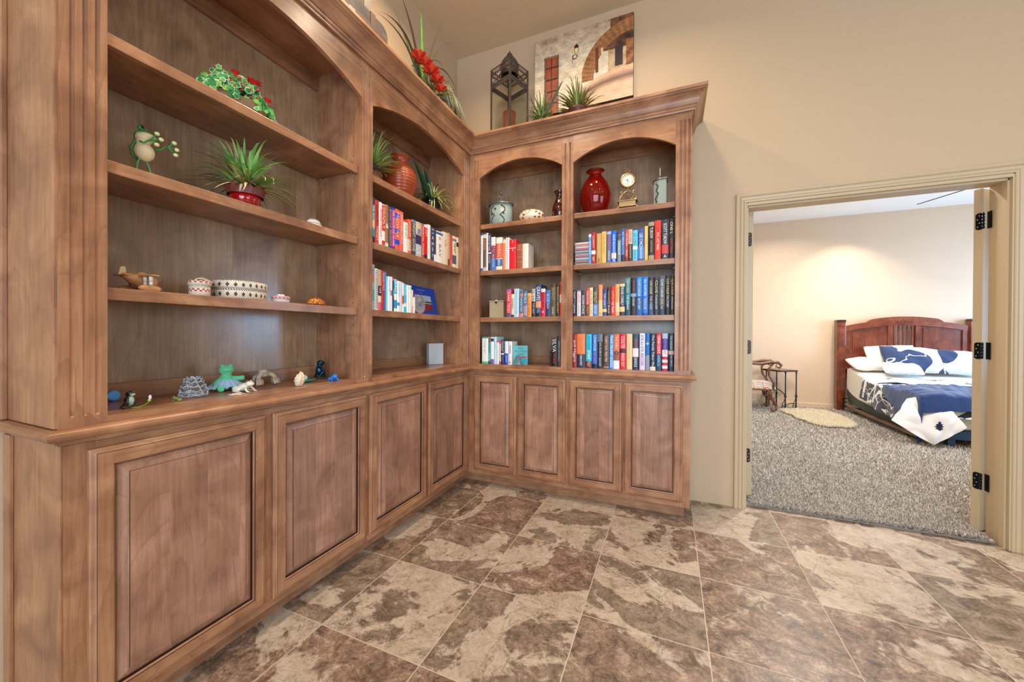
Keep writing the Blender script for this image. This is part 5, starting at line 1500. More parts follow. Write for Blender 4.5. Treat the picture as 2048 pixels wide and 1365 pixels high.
# turquoise book turned so that its cover shows
t = thing('book', 'turquoise softcover turned so its illustrated front cover shows, bottom row', 'book', (.400, .092, DK), math.radians(33))
m = MB(); m.box(-.056, .056, .0, .003, 0, .146); m.box(-.056, .056, .022, .025, 0, .146); m.box(-.056, -.053, .003, .022, 0, .146); m.build('cover', mat('66bcc4', .35), t)
m = MB(); m.box(-.053, .053, .003, .022, .002, .144); m.build('pages', PAGE, t)
m = MB(); m.box(-.050, .050, -.0006, 0, .006, .05, mi=0); m.box(.0, .045, -.0008, 0, .05, .064, mi=1)
for i_, s_ in enumerate(('NO', 'WOMAN', 'CRIES')):
    vs, fs, wd = textmesh(s_); kk = .017
    m.add([((x - wd / 2) * kk, -.001, .118 - i_ * .024 + y * kk) for x, y in vs], fs, 2)
m.build('cover_art', [mat('1ba4c0', .4), mat('c83a40', .4), mat('3c6a78', .4)], t, recalc=False)
# CD stack
r = random.Random(2); z = S2
cds = ['c8c4bc', '3c3c3c', 'd8502c', '4a88b8', 'd8ccb8', '54504c', 'c84838', 'a8a49c', '3a68b0', 'c8a878', '4c3c80', 'c02c30', 'd8d4cc', 'b8b0a4', 'e0684c', 'e8e4dc']
cases = ['grey', 'black', 'orange', 'blue', 'cream', 'charcoal', 'brick red', 'silver', 'navy blue', 'tan', 'violet', 'crimson', 'off-white', 'stone', 'coral', 'white']
for i, c_ in enumerate(cds):
    t = thing('cd_case', '%s spined CD case, %s from the bottom of the stack' % (cases[i], ordn(i + 1)), 'CD case', (.905 + r.uniform(-.002, .002), .105 + r.uniform(-.003, .003), z + .0001), 0, 'CD cases stacked left of the books')
    hh = .0098 if i % 4 else .0094
    m = MB(); m.box(-.071, .071, -.0615, .0615, 0, hh); m.build('case', mat('b8bcc0', .12, name='clear_plastic'), t, bevel=.0006)
    m = MB(); m.box(-.069, .069, -.0622, -.0616, .0018, hh - .0015); m.build('spine_card', mat(c_, .3), t)
    z += hh + .0002
# ================================================================ on top of the bookcases
TP = 2.7006
IRON = mat('5c504a', .5, .6, bump=.3, bscale=150, name='aged_iron')
# ---- lantern
t = thing('lantern', 'tall square openwork iron lantern with domed top and a candle, in the corner', 'lantern', (.265, .162, TP), math.radians(-20.5))
hs, hh = .105, .605
m = MB()
for sx in (-1, 1):
    for sy in (-1, 1):
        x, y = sx * hs, sy * hs
        m.box(x - .010 if sx > 0 else x - .003, x + .003 if sx > 0 else x + .010, y - .003 if sy > 0 else y - .003, y + .003, 0, hh)
        m.box(x - .003, x + .003, (y - .012) if sy > 0 else y, y if sy > 0 else (y + .012), 0, hh)
m.build('corner_post', IRON, t)
m = MB(); m.box(-hs, hs, -hs, hs, .03, .042); m.box(-hs - .006, hs + .006, -hs - .006, hs + .006, 0, .012)
for k_ in range(4):
    Mr = Matrix.Rotation(PI / 2 * k_, 4, 'Z')
    m.box(-hs, hs, -hs - .002, -hs + .002, .012, .075, M=Mr)
    for i in range(12):
        x = -hs + .012 + i * (2 * hs - .024) / 11
        m.prism([(x - .008, .075), (x, .092), (x + .008, .075)], -hs - .002, -hs + .001, 'xz', M=Mr)
m.build('base', IRON, t)
def open_band(z0, z1, tips, up):
    m = MB(); N = 13
    for k_ in range(4):
        Mr = Matrix.Rotation(PI / 2 * k_, 4, 'Z')
        m.box(-hs - .003, hs + .003, -hs - .003, -hs + .001, z1 - .007, z1, M=Mr); m.box(-hs - .003, hs + .003, -hs - .003, -hs + .001, z0, z0 + .005, M=Mr)
        for i in range(N):
            x = -hs + .008 + i * (2 * hs - .016) / (N - 1); zc = (z0 + z1) / 2; q = (z1 - z0) / 2 - .004
            ring = [(x + q * .62 * math.cos(a), -hs - .001, zc + q * math.sin(a)) for a in [2 * PI * j / 8 for j in range(9)]]
            m.tube(ring, .0018, 4, M=Mr, caps=False)
            if tips: m.prism([(x - .007, z0 + .001), (x + .007, z0 + .001), (x, z0 - .012)], -hs - .002, -hs + .001, 'xz', M=Mr)
    return m
open_band(.562, .605, True, 1).build('pierced_rail', IRON, t)
m = open_band(.450, .484, True, 1)
for k_ in range(4): m.box(-hs, hs, -hs + .0012, -hs + .003, .452, .484, M=Matrix.Rotation(PI / 2 * k_, 4, 'Z'))
m.build('pierced_rail', IRON, t)
m = MB()
for k_ in range(4):
    Mr = Matrix.Rotation(PI / 2 * k_, 4, 'Z')
    m.tube([(-hs, -hs, .484), (-.05, -.05, .580)], .004, 6, M=Mr)
m.lathe([(.064, .560), (.070, .565), (.070, .600), (.066, .604)], 32, caps=False)
m.build('roof_struts', IRON, t)
m = MB(); m.lathe([(.070, .604), (.072, .612), (.071, .650), (.068, .660), (.057, .680), (.043, .700), (.026, .712), (.022, .716), (.020, .722), (.024, .728), (.018, .738), (.008, .746), (.006, .756), (.003, .760), (0, .775)], 36)
for i in range(18):
    a = 2 * PI * i / 18
    m.ell((.073 * math.cos(a), .073 * math.sin(a), .634), (.006, .006, .010), 6, 5, 1)
m.build('dome', [IRON, HOLE], t)
m = MB(); m.tube([(-.076, 0, .66), (-.10, 0, .64), (-.115, 0, .60)], .003, 6); m.tube([(-.076, 0, .655), (-.07, 0, .67)], .003, 6); m.build('handle', IRON, t)
for k_ in range(4):
    Mr = Matrix.Rotation(PI / 2 * k_, 4, 'Z')
    MB().box(-hs + .008, hs - .008, -hs + .004, -hs + .0055, .076, .450, M=Mr).build('glass_pane', mat('f0f4f0', .02, trans=1.0, ior=1.12, name='lantern_glass'), t)
MB().tube([(.0, -.0, .0425), (0, 0, .265)], .052, 32).build('candle', mat('a5583c', .45, bump=.3, bscale=20, name='terracotta_candle'), t)
# ---- picture on the wall: painted alley
def paint_alley(u, v):
    P = Vector((u * 6, v * 6, 0)); n = noise.noise(P * 2.2) * .5 + noise.noise(P * 6) * .3 + noise.noise(P * 17) * .2
    n2 = noise.noise(P * 30 + Vector((7, 3, 0)))
    def C(h): return Vector(lin(h)[:3])
    # plaster wall
    g = max(0, min(1, .80 + .55 * n - .55 * max(0, v - .66) * 2.4 - .2 * abs(u - .42)))
    c = C('7c5230').lerp(C('ffecc8'), g)
    if n2 > .35: c = c * .72
    # receding right passage
    d = math.hypot((u - 1.02) * 1.25, (v - .30))
    if u > .5:
        if .50 < d < .66 and v > .30:
            q = .5 + .5 * math.sin(d * 180 + 6 * n2); q2 = .5 + .5 * math.sin(math.atan2(v - .3, u - 1.02) * 60)
            c = C('7c4a26').lerp(C('c88a55'), q * .5 + q2 * .3 + n * .5)
        elif d <= .50 and v > .30:
            c = C('24160f').lerp(C('8a5a34'), max(0, min(1, .35 + n * .9 + (.72 - v))))
            if u < .78 and v < .62: c = C('c9b491').lerp(C('f3ead2'), max(0, min(1, .5 + n)))
            if .76 < u < .95 and v < .62: c = C('a8845a').lerp(C('dcc49a'), max(0, min(1, .5 + n * 1.2)))
            if u > .93 and v < .7: c = C('6a3c20').lerp(C('c07a48'), max(0, min(1, .4 + n * 1.5)))
        elif d >= .66 and u > .78 and v > .8:
            c = C('3a2416').lerp(C('a0683c'), max(0, min(1, .4 + n)))
    # street
    top = .06 + .34 * (1 - math.exp(-max(0, u - .38) * 5.5)) if u > .38 else -1
    if v < top:
        br = .5 + .5 * math.sin(v * 150 + 8 * u + 3 * n2)
        c = C('cc9470').lerp(C('f8d2b0'), max(0, min(1, .45 + .5 * n + .12 * br)))
        s_ = abs(v - (top - .095 - .05 * (u - .5))) 
        if s_ < .045 + .03 * u: c = c.lerp(C('4c3024'), .75 * (1 - s_ / (.045 + .03 * u)) + .1)
    # doors, window, lamp
    def box(a, b, z0, z1): return a < u < b and z0 < v < z1
    if box(.10, .265, -.1, .755): c = C('6a4a34').lerp(C('c0a080'), max(0, min(1, .3 + n)))
    if box(.115, .25, -.1, .735):
        c = C('8c3c20').lerp(C('b86038'), max(0, min(1, .5 + n)))
        uu = (u - .115) / .135; vv = (v + .02) / .155
        if abs((uu * 2) % 1 - .5) > .40 or abs(vv % 1 - .5) > .42: c = C('4a1c10')
    if box(.635, .668, .385, .70): c = C('6c3620')
    if box(.825, .905, .40, .645):
        c = C('3a2428'); 
        if abs(((u - .825) / .08 * 2) % 1 - .5) > .42: c = C('20141a')
    if box(.69, .715, .60, .68): c = C('e8d0a0')
    lx, ly = (u - .445) * 1.25, v - .745
    if abs(lx) < .028 and abs(ly) < .045: c = C('f8e2a8') if abs(lx) < .020 and -.035 < ly < .02 else C('2a1c14')
    if .045 < ly < .075 and abs(lx) < .03 * (1 - (ly - .045) / .03): c = C('2a1c14')
    if abs(lx + .05) < .005 and -.17 < ly < -.06: c = C('20140f')
    if abs(math.hypot(lx + .02, ly + .085) - .028) < .006: c = C('20140f')
    if math.hypot(lx + .045, ly) < .04 and abs(lx) > .03: c = c.lerp(C('f0c070'), .5)
    return c
t = thing('canvas_print', 'canvas print of an old stone alley with arch, door and lamp, above the bookcase', 'picture', (.81, .3695, 2.985))
W_, H_, T_ = .78, .625, .034
MB().box(-W_ / 2, W_ / 2, -T_, -.001, 0, H_).build('stretcher', mat('3a281c', .7), t, bevel=.002)
NU, NV = 200, 160
me = bpy.data.meshes.new('print')
vs = [(-W_ / 2 + .001 + (W_ - .002) * i / NU, -T_ - .0006, .001 + (H_ - .002) * j / NV) for j in range(NV + 1) for i in range(NU + 1)]
fs = [(j * (NU + 1) + i, j * (NU + 1) + i + 1, (j + 1) * (NU + 1) + i + 1, (j + 1) * (NU + 1) + i) for j in range(NV) for i in range(NU)]
me.from_pydata(vs, [], fs)
ca = me.color_attributes.new('Col', 'FLOAT_COLOR', 'POINT')
buf = np.ones((len(vs), 4), np.float32)
for j in range(NV + 1):
    for i in range(NU + 1):
        c = paint_alley(i / NU, j / NV); buf[j * (NU + 1) + i, :3] = c
ca.data.foreach_set('color', buf.ravel())
B = NB('alley_print'); at = B.n('ShaderNodeAttribute', attribute_name='Col'); B.l(at.outputs['Color'], B.b.inputs['Base Color']); B.b.inputs['Roughness'].default_value = .55
me.materials.append(B.m)
o = bpy.data.objects.new('print', me); COL.objects.link(o); o.parent = t
# ---- two plants before the picture
t = thing('potted_plant', 'bushy spider plant with broad grey aloe blades, right of the lantern', 'potted plant', (.560, .090, TP))
m = MB(); m.lathe([(0, 0), (.05, 0), (.06, .01), (.062, .07), (.055, .075), (0, .07)], 24); m.build('pot', mat('2c2220', .4), t)
m = MB(); tuft(m, (0, 0, .11), 110, .07, .17, .009, 1.5, .55, 41, [0, 1, 2], rad=.04, xlim=(-.125, .112, -.16, .12, .0)); tuft(m, (0, 0, .10), 30, .1, .2, .012, .6, 0, 42, [0, 2], rad=.04, xlim=(-.125, .112, -.16, .12, .0)); m.build('foliage', gmats('7a8a48', 'b4c080', '5c6c36'), t, recalc=False)
m = MB()
for tip, wd_, mi in (((.17, 0, .375), .045, 0), ((.045, 0, .33), .035, 0), ((-.045, 0, .33), .03, 1), ((-.115, .01, .365), .03, 1)):
    b_ = Vector((tip[0] * .12, 0, .10)); tp = Vector(tip); m.leaf(curve3(b_, (b_ + tp) / 2 + Vector((0, .01, 0)), tp, 8), wd_, mi, .4, 1.5, .8)
m.build('aloe_leaves', gmats('5c7266', '6a4c30'), t, recalc=False)['label'] = 'broad grey green and brown blades'
t = thing('potted_plant', 'spiky grassy plant in a low brown pot, in front of the alley picture', 'potted plant', (.835, .110, TP))
m = MB(); m.lathe([(0, 0), (.055, 0), (.07, .04), (.075, .115), (.079, .118), (.079, .128), (.070, .130), (0, .12)], 28); m.build('pot', mat('5a3020', .35), t)
m = MB(); tuft(m, (0, 0, .12), 130, .09, .21, .014, 1.35, .12, 51, [0, 1, 2], rad=.045, xlim=(-.150, .24, -.18, .2, .02)); tuft(m, (0, 0, .12), 22, .17, .25, .013, .55, 0, 52, [0, 1], rad=.04)
m.build('foliage', gmats('6f7a3a', '8c844a', '566a38'), t, recalc=False)
# ---- red flower arrangement on the left wall
t = thing('flower_arrangement', 'tall arrangement of red flowers, grasses and palm fronds on top of the bookcases', 'flower arrangement', (-.120, -.500, TP))
m = MB(); m.lathe([(0, 0), (.06, 0), (.08, .03), (.085, .09), (.08, .10), (0, .09)], 28); m.build('pot', mat('6a5a40', .6), t)
def Lc(x, y, z): return (x + .12, y + .50, z - TP)
m = MB()
for p1, tip, wd_, mi in (((-.08, -.62, 3.20), (-.03, -.985, 2.985), .020, 0), ((-.06, -.66, 3.10), (-.03, -1.02, 2.955), .014, 0), ((-.06, -.60, 3.10), (-.04, -.80, 3.235), .020, 1), ((-.08, -.53, 3.12), (-.05, -.585, 3.305), .018, 2),
        ((-.08, -.45, 3.16), (-.05, -.335, 3.42), .018, 1), ((-.10, -.38, 3.28), (-.05, -.19, 3.375), .016, 0), ((-.10, -.34, 3.30), (-.03, -.155, 3.02), .016, 0), ((-.10, -.44, 3.22), (-.06, -.30, 3.12), .012, 0),
        ((-.08, -.62, 3.00), (-.05, -.86, 3.12), .006, 0), ((-.08, -.50, 3.10), (-.02, -.53, 3.28), .008, 1)):
    m.leaf(curve3(Lc(-.10, -.50, 2.78), Lc(*p1), Lc(*tip), 12), wd_, mi, .3, 1.2, .7)
m.build('long_leaves', gmats('4f5a38', '5c4a34', '4f9a20'), t, recalc=False)
m = MB()
def bloom(c, s, seed):
    r = random.Random(seed)
    for ring_, (n_, el, sc) in enumerate(((8, .35, 1.0), (7, .8, .85), (5, 1.2, .6))):
        for k_ in range(n_):
            a = 2 * PI * k_ / n_ + ring_ * .4 + r.uniform(-.15, .15)
            d = Vector((math.cos(a) * math.cos(el), math.sin(a) * math.cos(el), math.sin(el)))
            p0 = Vector(c); p2 = p0 + d * s * sc; pm = (p0 + p2) / 2 + Vector((0, 0, -.15 * s))
            m.leaf(curve3(p0, pm, p2, 7), s * .78, k_ % 2 if ring_ < 2 else 1, .7, 1.5, .25)
bloom(Lc(-.03, -.635, 2.955), .065, 1); bloom(Lc(-.02, -.580, 2.950), .06, 2); bloom(Lc(-.01, -.525, 2.925), .07, 3); bloom(Lc(0, -.475, 2.895), .065, 4); bloom(Lc(.01, -.44, 2.855), .055, 5)
m.build('red_flowers', [mat('c4201e', .6), mat('e0502e', .6)], t, recalc=False)['label'] = 'red silk flowers'
m = MB()
for tip in ((-.03, -.66, 2.90), (-.03, -.70, 2.87), (-.02, -.60, 2.84), (.03, -.33, 2.80), (.03, -.26, 2.78), (.04, -.22, 2.80), (-.02, -.16, 2.86)):
    m.tube(curve3(Lc(-.10, -.50, 2.78), Lc(-.05, (tip[1] - .5) / 2, 2.92), Lc(*tip), 8), [.006] * 5 + [.004] * 4, 6, 2)
tuft(m, Lc(-.05, -.42, 2.84), 60, .08, .20, .008, 1.5, .5, 61, [0, 1], rad=.07, xlim=(-.15, .19, -.35, .42, .0))
tuft(m, Lc(-.02, -.62, 2.80), 26, .06, .15, .006, 1.3, .1, 62, [0, 1], rad=.06, xlim=(-.15, .16, -.3, .3, .0))
r = random.Random(6)
for k_ in range(60):
    y = r.uniform(-.44, -.27); x = r.uniform(-.02, .06)
    a = Lc(x, y, 2.90 - .35 * (y + .44)); b_ = Lc(x + .01, y + .09, 2.80 - .3 * (y + .44))
    m.tube(curve3(a, Lc(x, y + .05, 2.90 - .3 * (y + .44)), b_, 5), .0028, 4, 3)
m.build('foliage', gmats('4c5c34', '7a8a58', '3c4426', 'b0b088'), t, recalc=False)
m = MB()
pts = curve3(Lc(-.06, -.40, 2.84), Lc(-.04, -.24, 3.08), Lc(-.01, -.165, 2.86), 14)
m.tube(pts, .0025, 6)
for k_ in range(2, 14):
    p = pts[k_]
    for sg in (0, 1):
        q = p + Vector((.03 * sg, .012 - .03 * sg + .0, -.055 * (1 - abs(k_ - 8) / 12)))
        m.leaf(curve3(p, (p + q) / 2 + Vector((.008, 0, .004)), q, 4), .026, 0, .3)
m.build('palm_frond', [mat('6b6f28', .5)], t, recalc=False)['label'] = 'curled olive palm frond'
# ---- vintage trunks
def trunk(label, loc, L, Wd, H, wcol):
    t = thing('trunk', label, 'trunk', loc)
    m = MB()
    R_ = .05
    pr = [(-L / 2, 0), (L / 2, 0), (L / 2, H - R_)] + [(L / 2 - R_ + R_ * math.cos(a), H - R_ + R_ * math.sin(a)) for a in [PI / 2 * k / 6 for k in range(1, 7)]] + [(-L / 2 + R_ - R_ * math.sin(a), H - R_ + R_ * math.cos(a)) for a in [PI / 2 * k / 6 for k in range(0, 6)]] + [(-L / 2, H - R_)]
    m.prism(pr, -Wd / 2, Wd / 2, 'yz'); m.build('case', wcol, t, bevel=.003)
    LB = mat('553824', .6, bump=.3, bscale=60, name='leather_band')
    m = MB()
    for y in (-L * .28, L * .28): m.box(Wd / 2, Wd / 2 + .003, y - .018, y + .018, .0, H); m.box(-Wd / 2, Wd / 2 + .003, y - .018, y + .018, H, H + .003)
    m.box(Wd / 2, Wd / 2 + .0025, -L / 2 + .01, L / 2 - .01, H * .60, H * .60 + .030)
    m.build('leather_strap', LB, t)
    m = MB()
    for y in (-L * .28, L * .28): m.tube([(Wd / 2 + .006, y + .014 * math.cos(a), H * .38 + .02 * math.sin(a)) for a in [2 * PI * k / 12 for k in range(13)]], .003, 6, caps=False)
    m.box(Wd / 2 + .002, Wd / 2 + .006, -.02, .02, H * .35, H * .65); m.ell((Wd / 2 + .008, 0, H * .5), (.004, .012, .014)); m.build('latch', mat('8c8c8c', .35, .8), t)
    m = MB()
    for y in (-L / 2, L / 2 - .05):
        m.box(Wd / 2, Wd / 2 + .002, y + .002, y + .048, .0, H - .045)
    m.build('corner_plate', mat('6a625a', .5, .5, bump=.8, bscale=60, name='embossed_tin'), t)
    return t
trunk('lower of two vintage wooden trunks with leather straps on top of the bookcases', (-.175, -1.185, TP), .54, .27, .235, wood('grey_barnwood', 1, '2a2622', '443d36', '615950', .7, coat=0))
trunk('upper smaller brown vintage trunk resting on the grey wooden trunk', (-.185, -1.245, TP + .2392), .46, .22, .165, wood('brown_barnwood', 1, '2e2016', '4a3323', '604530', .65, coat=0))
# ================================================================ bedroom
# shag carpet: loose tufts over the backing
def fuzz(name, pts, lmin, lmax, wd, lean, mats, seed, parent=None, loc=(0, 0, 0), dirb=(0, 0)):
    rs = np.random.RandomState(seed); n = len(pts)
    p = np.zeros((n, 3)); p[:] = pts
    a = rs.uniform(0, 2 * PI, n); L = rs.uniform(lmin, lmax, n); e = rs.uniform(.1, lean, n)
    d = np.stack([np.cos(a) * np.sin(e) + dirb[0], np.sin(a) * np.sin(e) + dirb[1], np.cos(e)], 1) * L[:, None]
    b = rs.uniform(0, 2 * PI, n); w_ = np.stack([np.cos(b), np.sin(b), np.zeros(n)], 1) * (wd * rs.uniform(.6, 1.3, n))[:, None]
    v = np.zeros((n, 5, 3)); v[:, 0] = p - w_; v[:, 1] = p + w_; v[:, 2] = p + d * .55 + w_ * .8 + [0, 0, .002]; v[:, 3] = p + d * .55 - w_ * .8 + [0, 0, .002]; v[:, 4] = p + d + [0, 0, -.001]
    base = np.arange(n) * 5
    me = bpy.data.meshes.new(name)
    me.vertices.add(n * 5); me.vertices.foreach_set('co', v.reshape(-1).astype(np.float32))
    q = np.stack([base, base + 1, base + 2, base + 3, base + 3, base + 2, base + 4], 1).reshape(-1)
    me.loops.add(n * 7); me.loops.foreach_set('vertex_index', q.astype(np.int32))
    ls = np.stack([np.arange(n) * 7, np.arange(n) * 7 + 4], 1).reshape(-1)
    me.polygons.add(n * 2); me.polygons.foreach_set('loop_start', ls.astype(np.int32))
    try: me.polygons.foreach_set('loop_total', np.tile([4, 3], n).astype(np.int32))
    except Exception: pass
    for m_ in mats: me.materials.append(m_)
    me.polygons.foreach_set('material_index', np.repeat(rs.randint(0, len(mats), n), 2).astype(np.int32))
    me.update(calc_edges=True); me.validate()
    o = bpy.data.objects.new(name, me); COL.objects.link(o); o.location = loc
    if parent is not None: o.parent = parent
    return o
rs = np.random.RandomState(1)
N = 330000
yy = .43 + (4.90 - .43) * rs.uniform(0, 1, N) ** 1.55
lo_x = 1.93 - np.clip((yy - .56) * 6, 0, .80); hi_x = np.minimum(3.27 + np.clip(yy - .5, 0, None) * .95, 6.9)
xx = lo_x + (hi_x - lo_x) * rs.uniform(0, 1, N)
ok = ~((yy < .58) & ((xx < DX0 + .046) | (xx > DX1 - .046)))
ok &= (yy > .575) | ((xx > DX0) & (xx < DX1))
pts = np.stack([xx, yy, np.full(N, .010)], 1)[ok]
CM = [mat(c, .95, name='carpet_yarn') for c in ('c4bbb0', 'd8d1c6', 'b0a69a', 'e4ded4', '958b80')]
o = fuzz('carpet', pts, .020, .040, .0034, 1.25, CM, 3)
tag(o, 'grey beige shag carpet covering the bedroom floor', 'carpet', None, 'stuff')
m = MB().box(DX0 + .013, DX1 - .013, .435, .519, .0005, .011)
struct(m.build('floor', mat('9a9084', .95)))
# sheepskin rug
out = [(3.03, 4.36), (3.15, 4.44), (3.28, 4.50), (3.45, 4.54), (3.61, 4.53), (3.66, 4.35), (3.70, 4.12), (3.705, 3.9), (3.69, 3.66), (3.60, 3.42), (3.52, 3.34), (3.42, 3.36), (3.31, 3.30), (3.20, 3.39), (3.14, 3.52), (3.15, 3.62), (3.08, 3.75), (3.09, 4.0), (3.02, 4.15)]
def inside(x, y, poly):
    c = False; j = len(poly) - 1
    for i in range(len(poly)):
        if (poly[i][1] > y) != (poly[j][1] > y) and x < (poly[j][0] - poly[i][0]) * (y - poly[i][1]) / (poly[j][1] - poly[i][1]) + poly[i][0]: c = not c
        j = i
    return c
cx_, cy_ = 3.38, 3.95
t = thing('sheepskin_rug', 'cream sheepskin rug lying on the carpet beside the bed', 'rug', (cx_, cy_, .034))
MB().prism([((x - cx_) * .93, (y - cy_) * .93) for x, y in out], -.004, .010, 'xy').build('hide', mat('e2d3b4', .9), t)
r = random.Random(12); pp = []
while len(pp) < 26000:
    x, y = r.uniform(3.0, 3.72), r.uniform(3.28, 4.56)
    if inside(x, y, out): pp.append((x - cx_, y - cy_, .008))
fuzz('fleece', np.array(pp), .022, .040, .0022, 1.0, [mat(c, .95, name='fleece') for c in ('efe4cc', 'f7eedb', 'e4d6b8')], 5, t)
# ---- bed
CHW = wood('cherry_vertical', 2, '4a1c12', '74331f', '965036', .22, coat=.5)
CHX = wood('cherry_across', 0, '50200f', '7a3822', '9c583c', .22, coat=.5)
bed = thing('bed', 'queen bed with an arched cherry wood headboard and slatted centre, against the far wall', 'bed', (4.65, 4.0, 0))
MBd = Matrix.Translation((-4.65, -4.0, 0))
YH = 4.86
for x0 in (3.855, 5.345):
    m = MB(); m.prism([(x0 + .002, .0), (x0 + .098, 0), (x0 + .108, .25), (x0 + .112, .62), (x0 + .112, 1.40), (x0, 1.40), (x0, .62), (x0 - .004, .25)], YH - .06, YH + .045, 'xz', M=MBd)
    p_ = m.build('bed_post', CHW, bed, bevel=.006)
    m = MB(); m.box(x0 - .005, x0 + .117, YH - .066, YH + .05, 1.4005, 1.412, M=MBd); m.box(x0 - .001, x0 + .113, YH - .062, YH + .047, 1.412, 1.432, M=MBd); m.build('post_cap', mat('3a1a12', .25, coat=.4), p_, bevel=.004)
    m = MB(); m.box(x0 + .022, x0 + .090, YH - .064, YH - .0605, .70, 1.285, M=MBd)
    m.build('post_inlay', CHW, p_, bevel=.004)
    m = MB()
    for dx in (.035, .075): m.box(x0 + dx - .006, x0 + dx + .006, YH - .063, YH - .0601, 1.325, 1.337, M=MBd)
    m.build('peg', mat('1c1210', .4), p_)
def topz(x):
    q = abs(x - 4.655)
    if q < .36: return 1.475 - .035 * (q / .36) ** 2 - .0
    if q < .43: return 1.440 - .050 * ((q - .36) / .07) ** 1.5
    return 1.390 - .055 * ((q - .43) / .26) ** 1.3
def lowz(x): return topz(x) - .0 if False else 1.345 - .09 * ((abs(x - 4.655)) / .69) ** 2
xs = [3.967 + (5.345 - 3.967) * i / 80 for i in range(81)]
m = MB()
for a, b_ in zip(xs[:-1], xs[1:]):
    m.add([(a, YH - .03, lowz(a)), (b_, YH - .03, lowz(b_)), (b_, YH - .03, topz(b_)), (a, YH - .03, topz(a)), (a, YH + .02, lowz(a)), (b_, YH + .02, lowz(b_)), (b_, YH + .02, topz(b_)), (a, YH + .02, topz(a))],
          [(0, 1, 2, 3), (3, 2, 6, 7), (7, 6, 5, 4), (0, 4, 5, 1)], 0, False, MBd)
m.build('top_rail', CHX, bed)
for a, b_ in ((4.475, 4.525), (4.785, 4.835), (3.967, 4.03), (5.282, 5.345)):
    MB().box(a, b_, YH - .026, YH + .016, .62, lowz((a + b_) / 2) + .02, M=MBd).build('headboard_stile', CHW, bed)
for a, b_ in ((4.03, 4.475), (4.835, 5.282)):
    xs2 = [a + (b_ - a) * i / 20 for i in range(21)]
    poly = [(a, .66), (b_, .66)] + [(x, lowz(x) - .0) for x in reversed(xs2)]
    m = MB(); m.prism(poly, YH - .006, YH + .006, 'xz', M=MBd)
    q = .035
    poly = [(a + q, .66), (b_ - q, .66)] + [(min(max(x, a + q), b_ - q), lowz(x) - q) for x in reversed(xs2)]
    m.prism(poly, YH - .016, YH - .006, 'xz', M=MBd)
    m.build('headboard_panel', CHW, bed, bevel=.004)
for k_ in range(5):
    x = 4.555 + k_ * .050
    MB().box(x - .0125, x + .0125, YH - .016, YH + .004, .66, lowz(x) + .01, M=MBd).build('slat', CHW, bed, bevel=.002)
m = MB()
for k_ in range(5): m.box(4.580 + k_ * .038 - .006, 4.580 + k_ * .038 + .006, YH - .0335, YH - .0302, 1.39, 1.402, M=MBd)
m.build('peg', mat('1c1210', .4), bed)
MB().box(3.967, 5.345, YH - .026, YH + .016, .56, .66, M=MBd).build('lower_rail', CHX, bed)
GRN = mat('4b5650', .75, bump=.3, bscale=300, name='grey_green_upholstery')
def bedprof(off, th):
    top = [(4.82, .36), (4.62, .285), (4.40, .235), (4.10, .215), (3.3, .175), (2.84, .175)]
    return top
m = MB()
top = [(4.80, .360), (4.62, .285), (4.42, .245), (4.10, .225), (3.3, .200), (2.86, .200)]
poly = top + [(y, max(.10, z - .105)) for y, z in reversed(top)]
for a, b_ in ((2.86, 3.52), (3.53, 4.20), (4.21, 4.81)):
    pp_ = [(y, z) for y, z in top]
    def zi(y, T=top):
        for (y1, z1), (y0, z0) in zip(T[:-1], T[1:]):
            if y0 <= y <= y1: return z0 + (z1 - z0) * (y - y0) / (y1 - y0)
        return T[0][1] if y > T[0][0] else T[-1][1]
    ys = [a + (b_ - a) * i / 10 for i in range(11)]
    poly = [(y, zi(y)) for y in ys] + [(y, max(.095, zi(y) - .105)) for y in reversed(ys)]
    MB().prism(poly, 3.985, 5.32, 'yz', M=MBd).build('adjustable_base', GRN, bed, bevel=.008)
m = MB()
mt = [(4.80, .68), (4.72, .70), (4.5, .655), (4.2, .60), (3.9, .565), (3.3, .53), (2.90, .52), (2.86, .48)]
poly = [(y, z + .0005) for y, z in [(4.80, .361), (4.62, .286), (4.42, .246), (4.10, .226), (3.3, .201), (2.86, .201)]] + list(reversed(mt))
m.prism(poly, 3.975, 5.33, 'yz', M=MBd); m.build('mattress', mat('e6e2d8', .85, sheen=.2, name='white_sheet'), bed, bevel=.035, segs=4)
m = MB(); m.box(3.945, 3.975, 2.90, 4.80, .085, .118, M=MBd); m.box(3.945, 4.02, 2.90, 4.80, .080, .085, M=MBd); m.build('side_rail', mat('7a6350', .5, .3), bed)
m = MB()
for z in (.10, .16, .22): m.tube([(3.94, 4.80, z - .02), (3.925, 4.76, z - .02), (3.925, 4.74, z + .005), (3.96, 4.72, z + .005)], .009, 8, M=MBd)
m.build('rail_hook', mat('1c1a18', .3, .8), bed)
MB().box(4.10, 5.33, 2.845, 2.885, .10, .195, M=MBd).build('foot_rail', mat('26405c', .5), bed, bevel=.003)
for x in (4.165, 5.24): MB().box(x, x + .06, 2.85, 2.90, .012, .099, M=MBd).build('leg', mat('26405c', .5), bed, bevel=.002)
for x, y in ((4.05, 3.29), (4.05, 4.62)):
    m = MB(); m.box(x - .05, x + .05, y - .04, y + .04, .085, .095, M=MBd); m.tube([(x, y, .08), (x, y, .03)], .012, 8, M=MBd); m.box(x - .04, x + .04, y - .03, y + .03, .012, .035, M=MBd); m.build('support_foot', mat('2c2824', .5), bed)

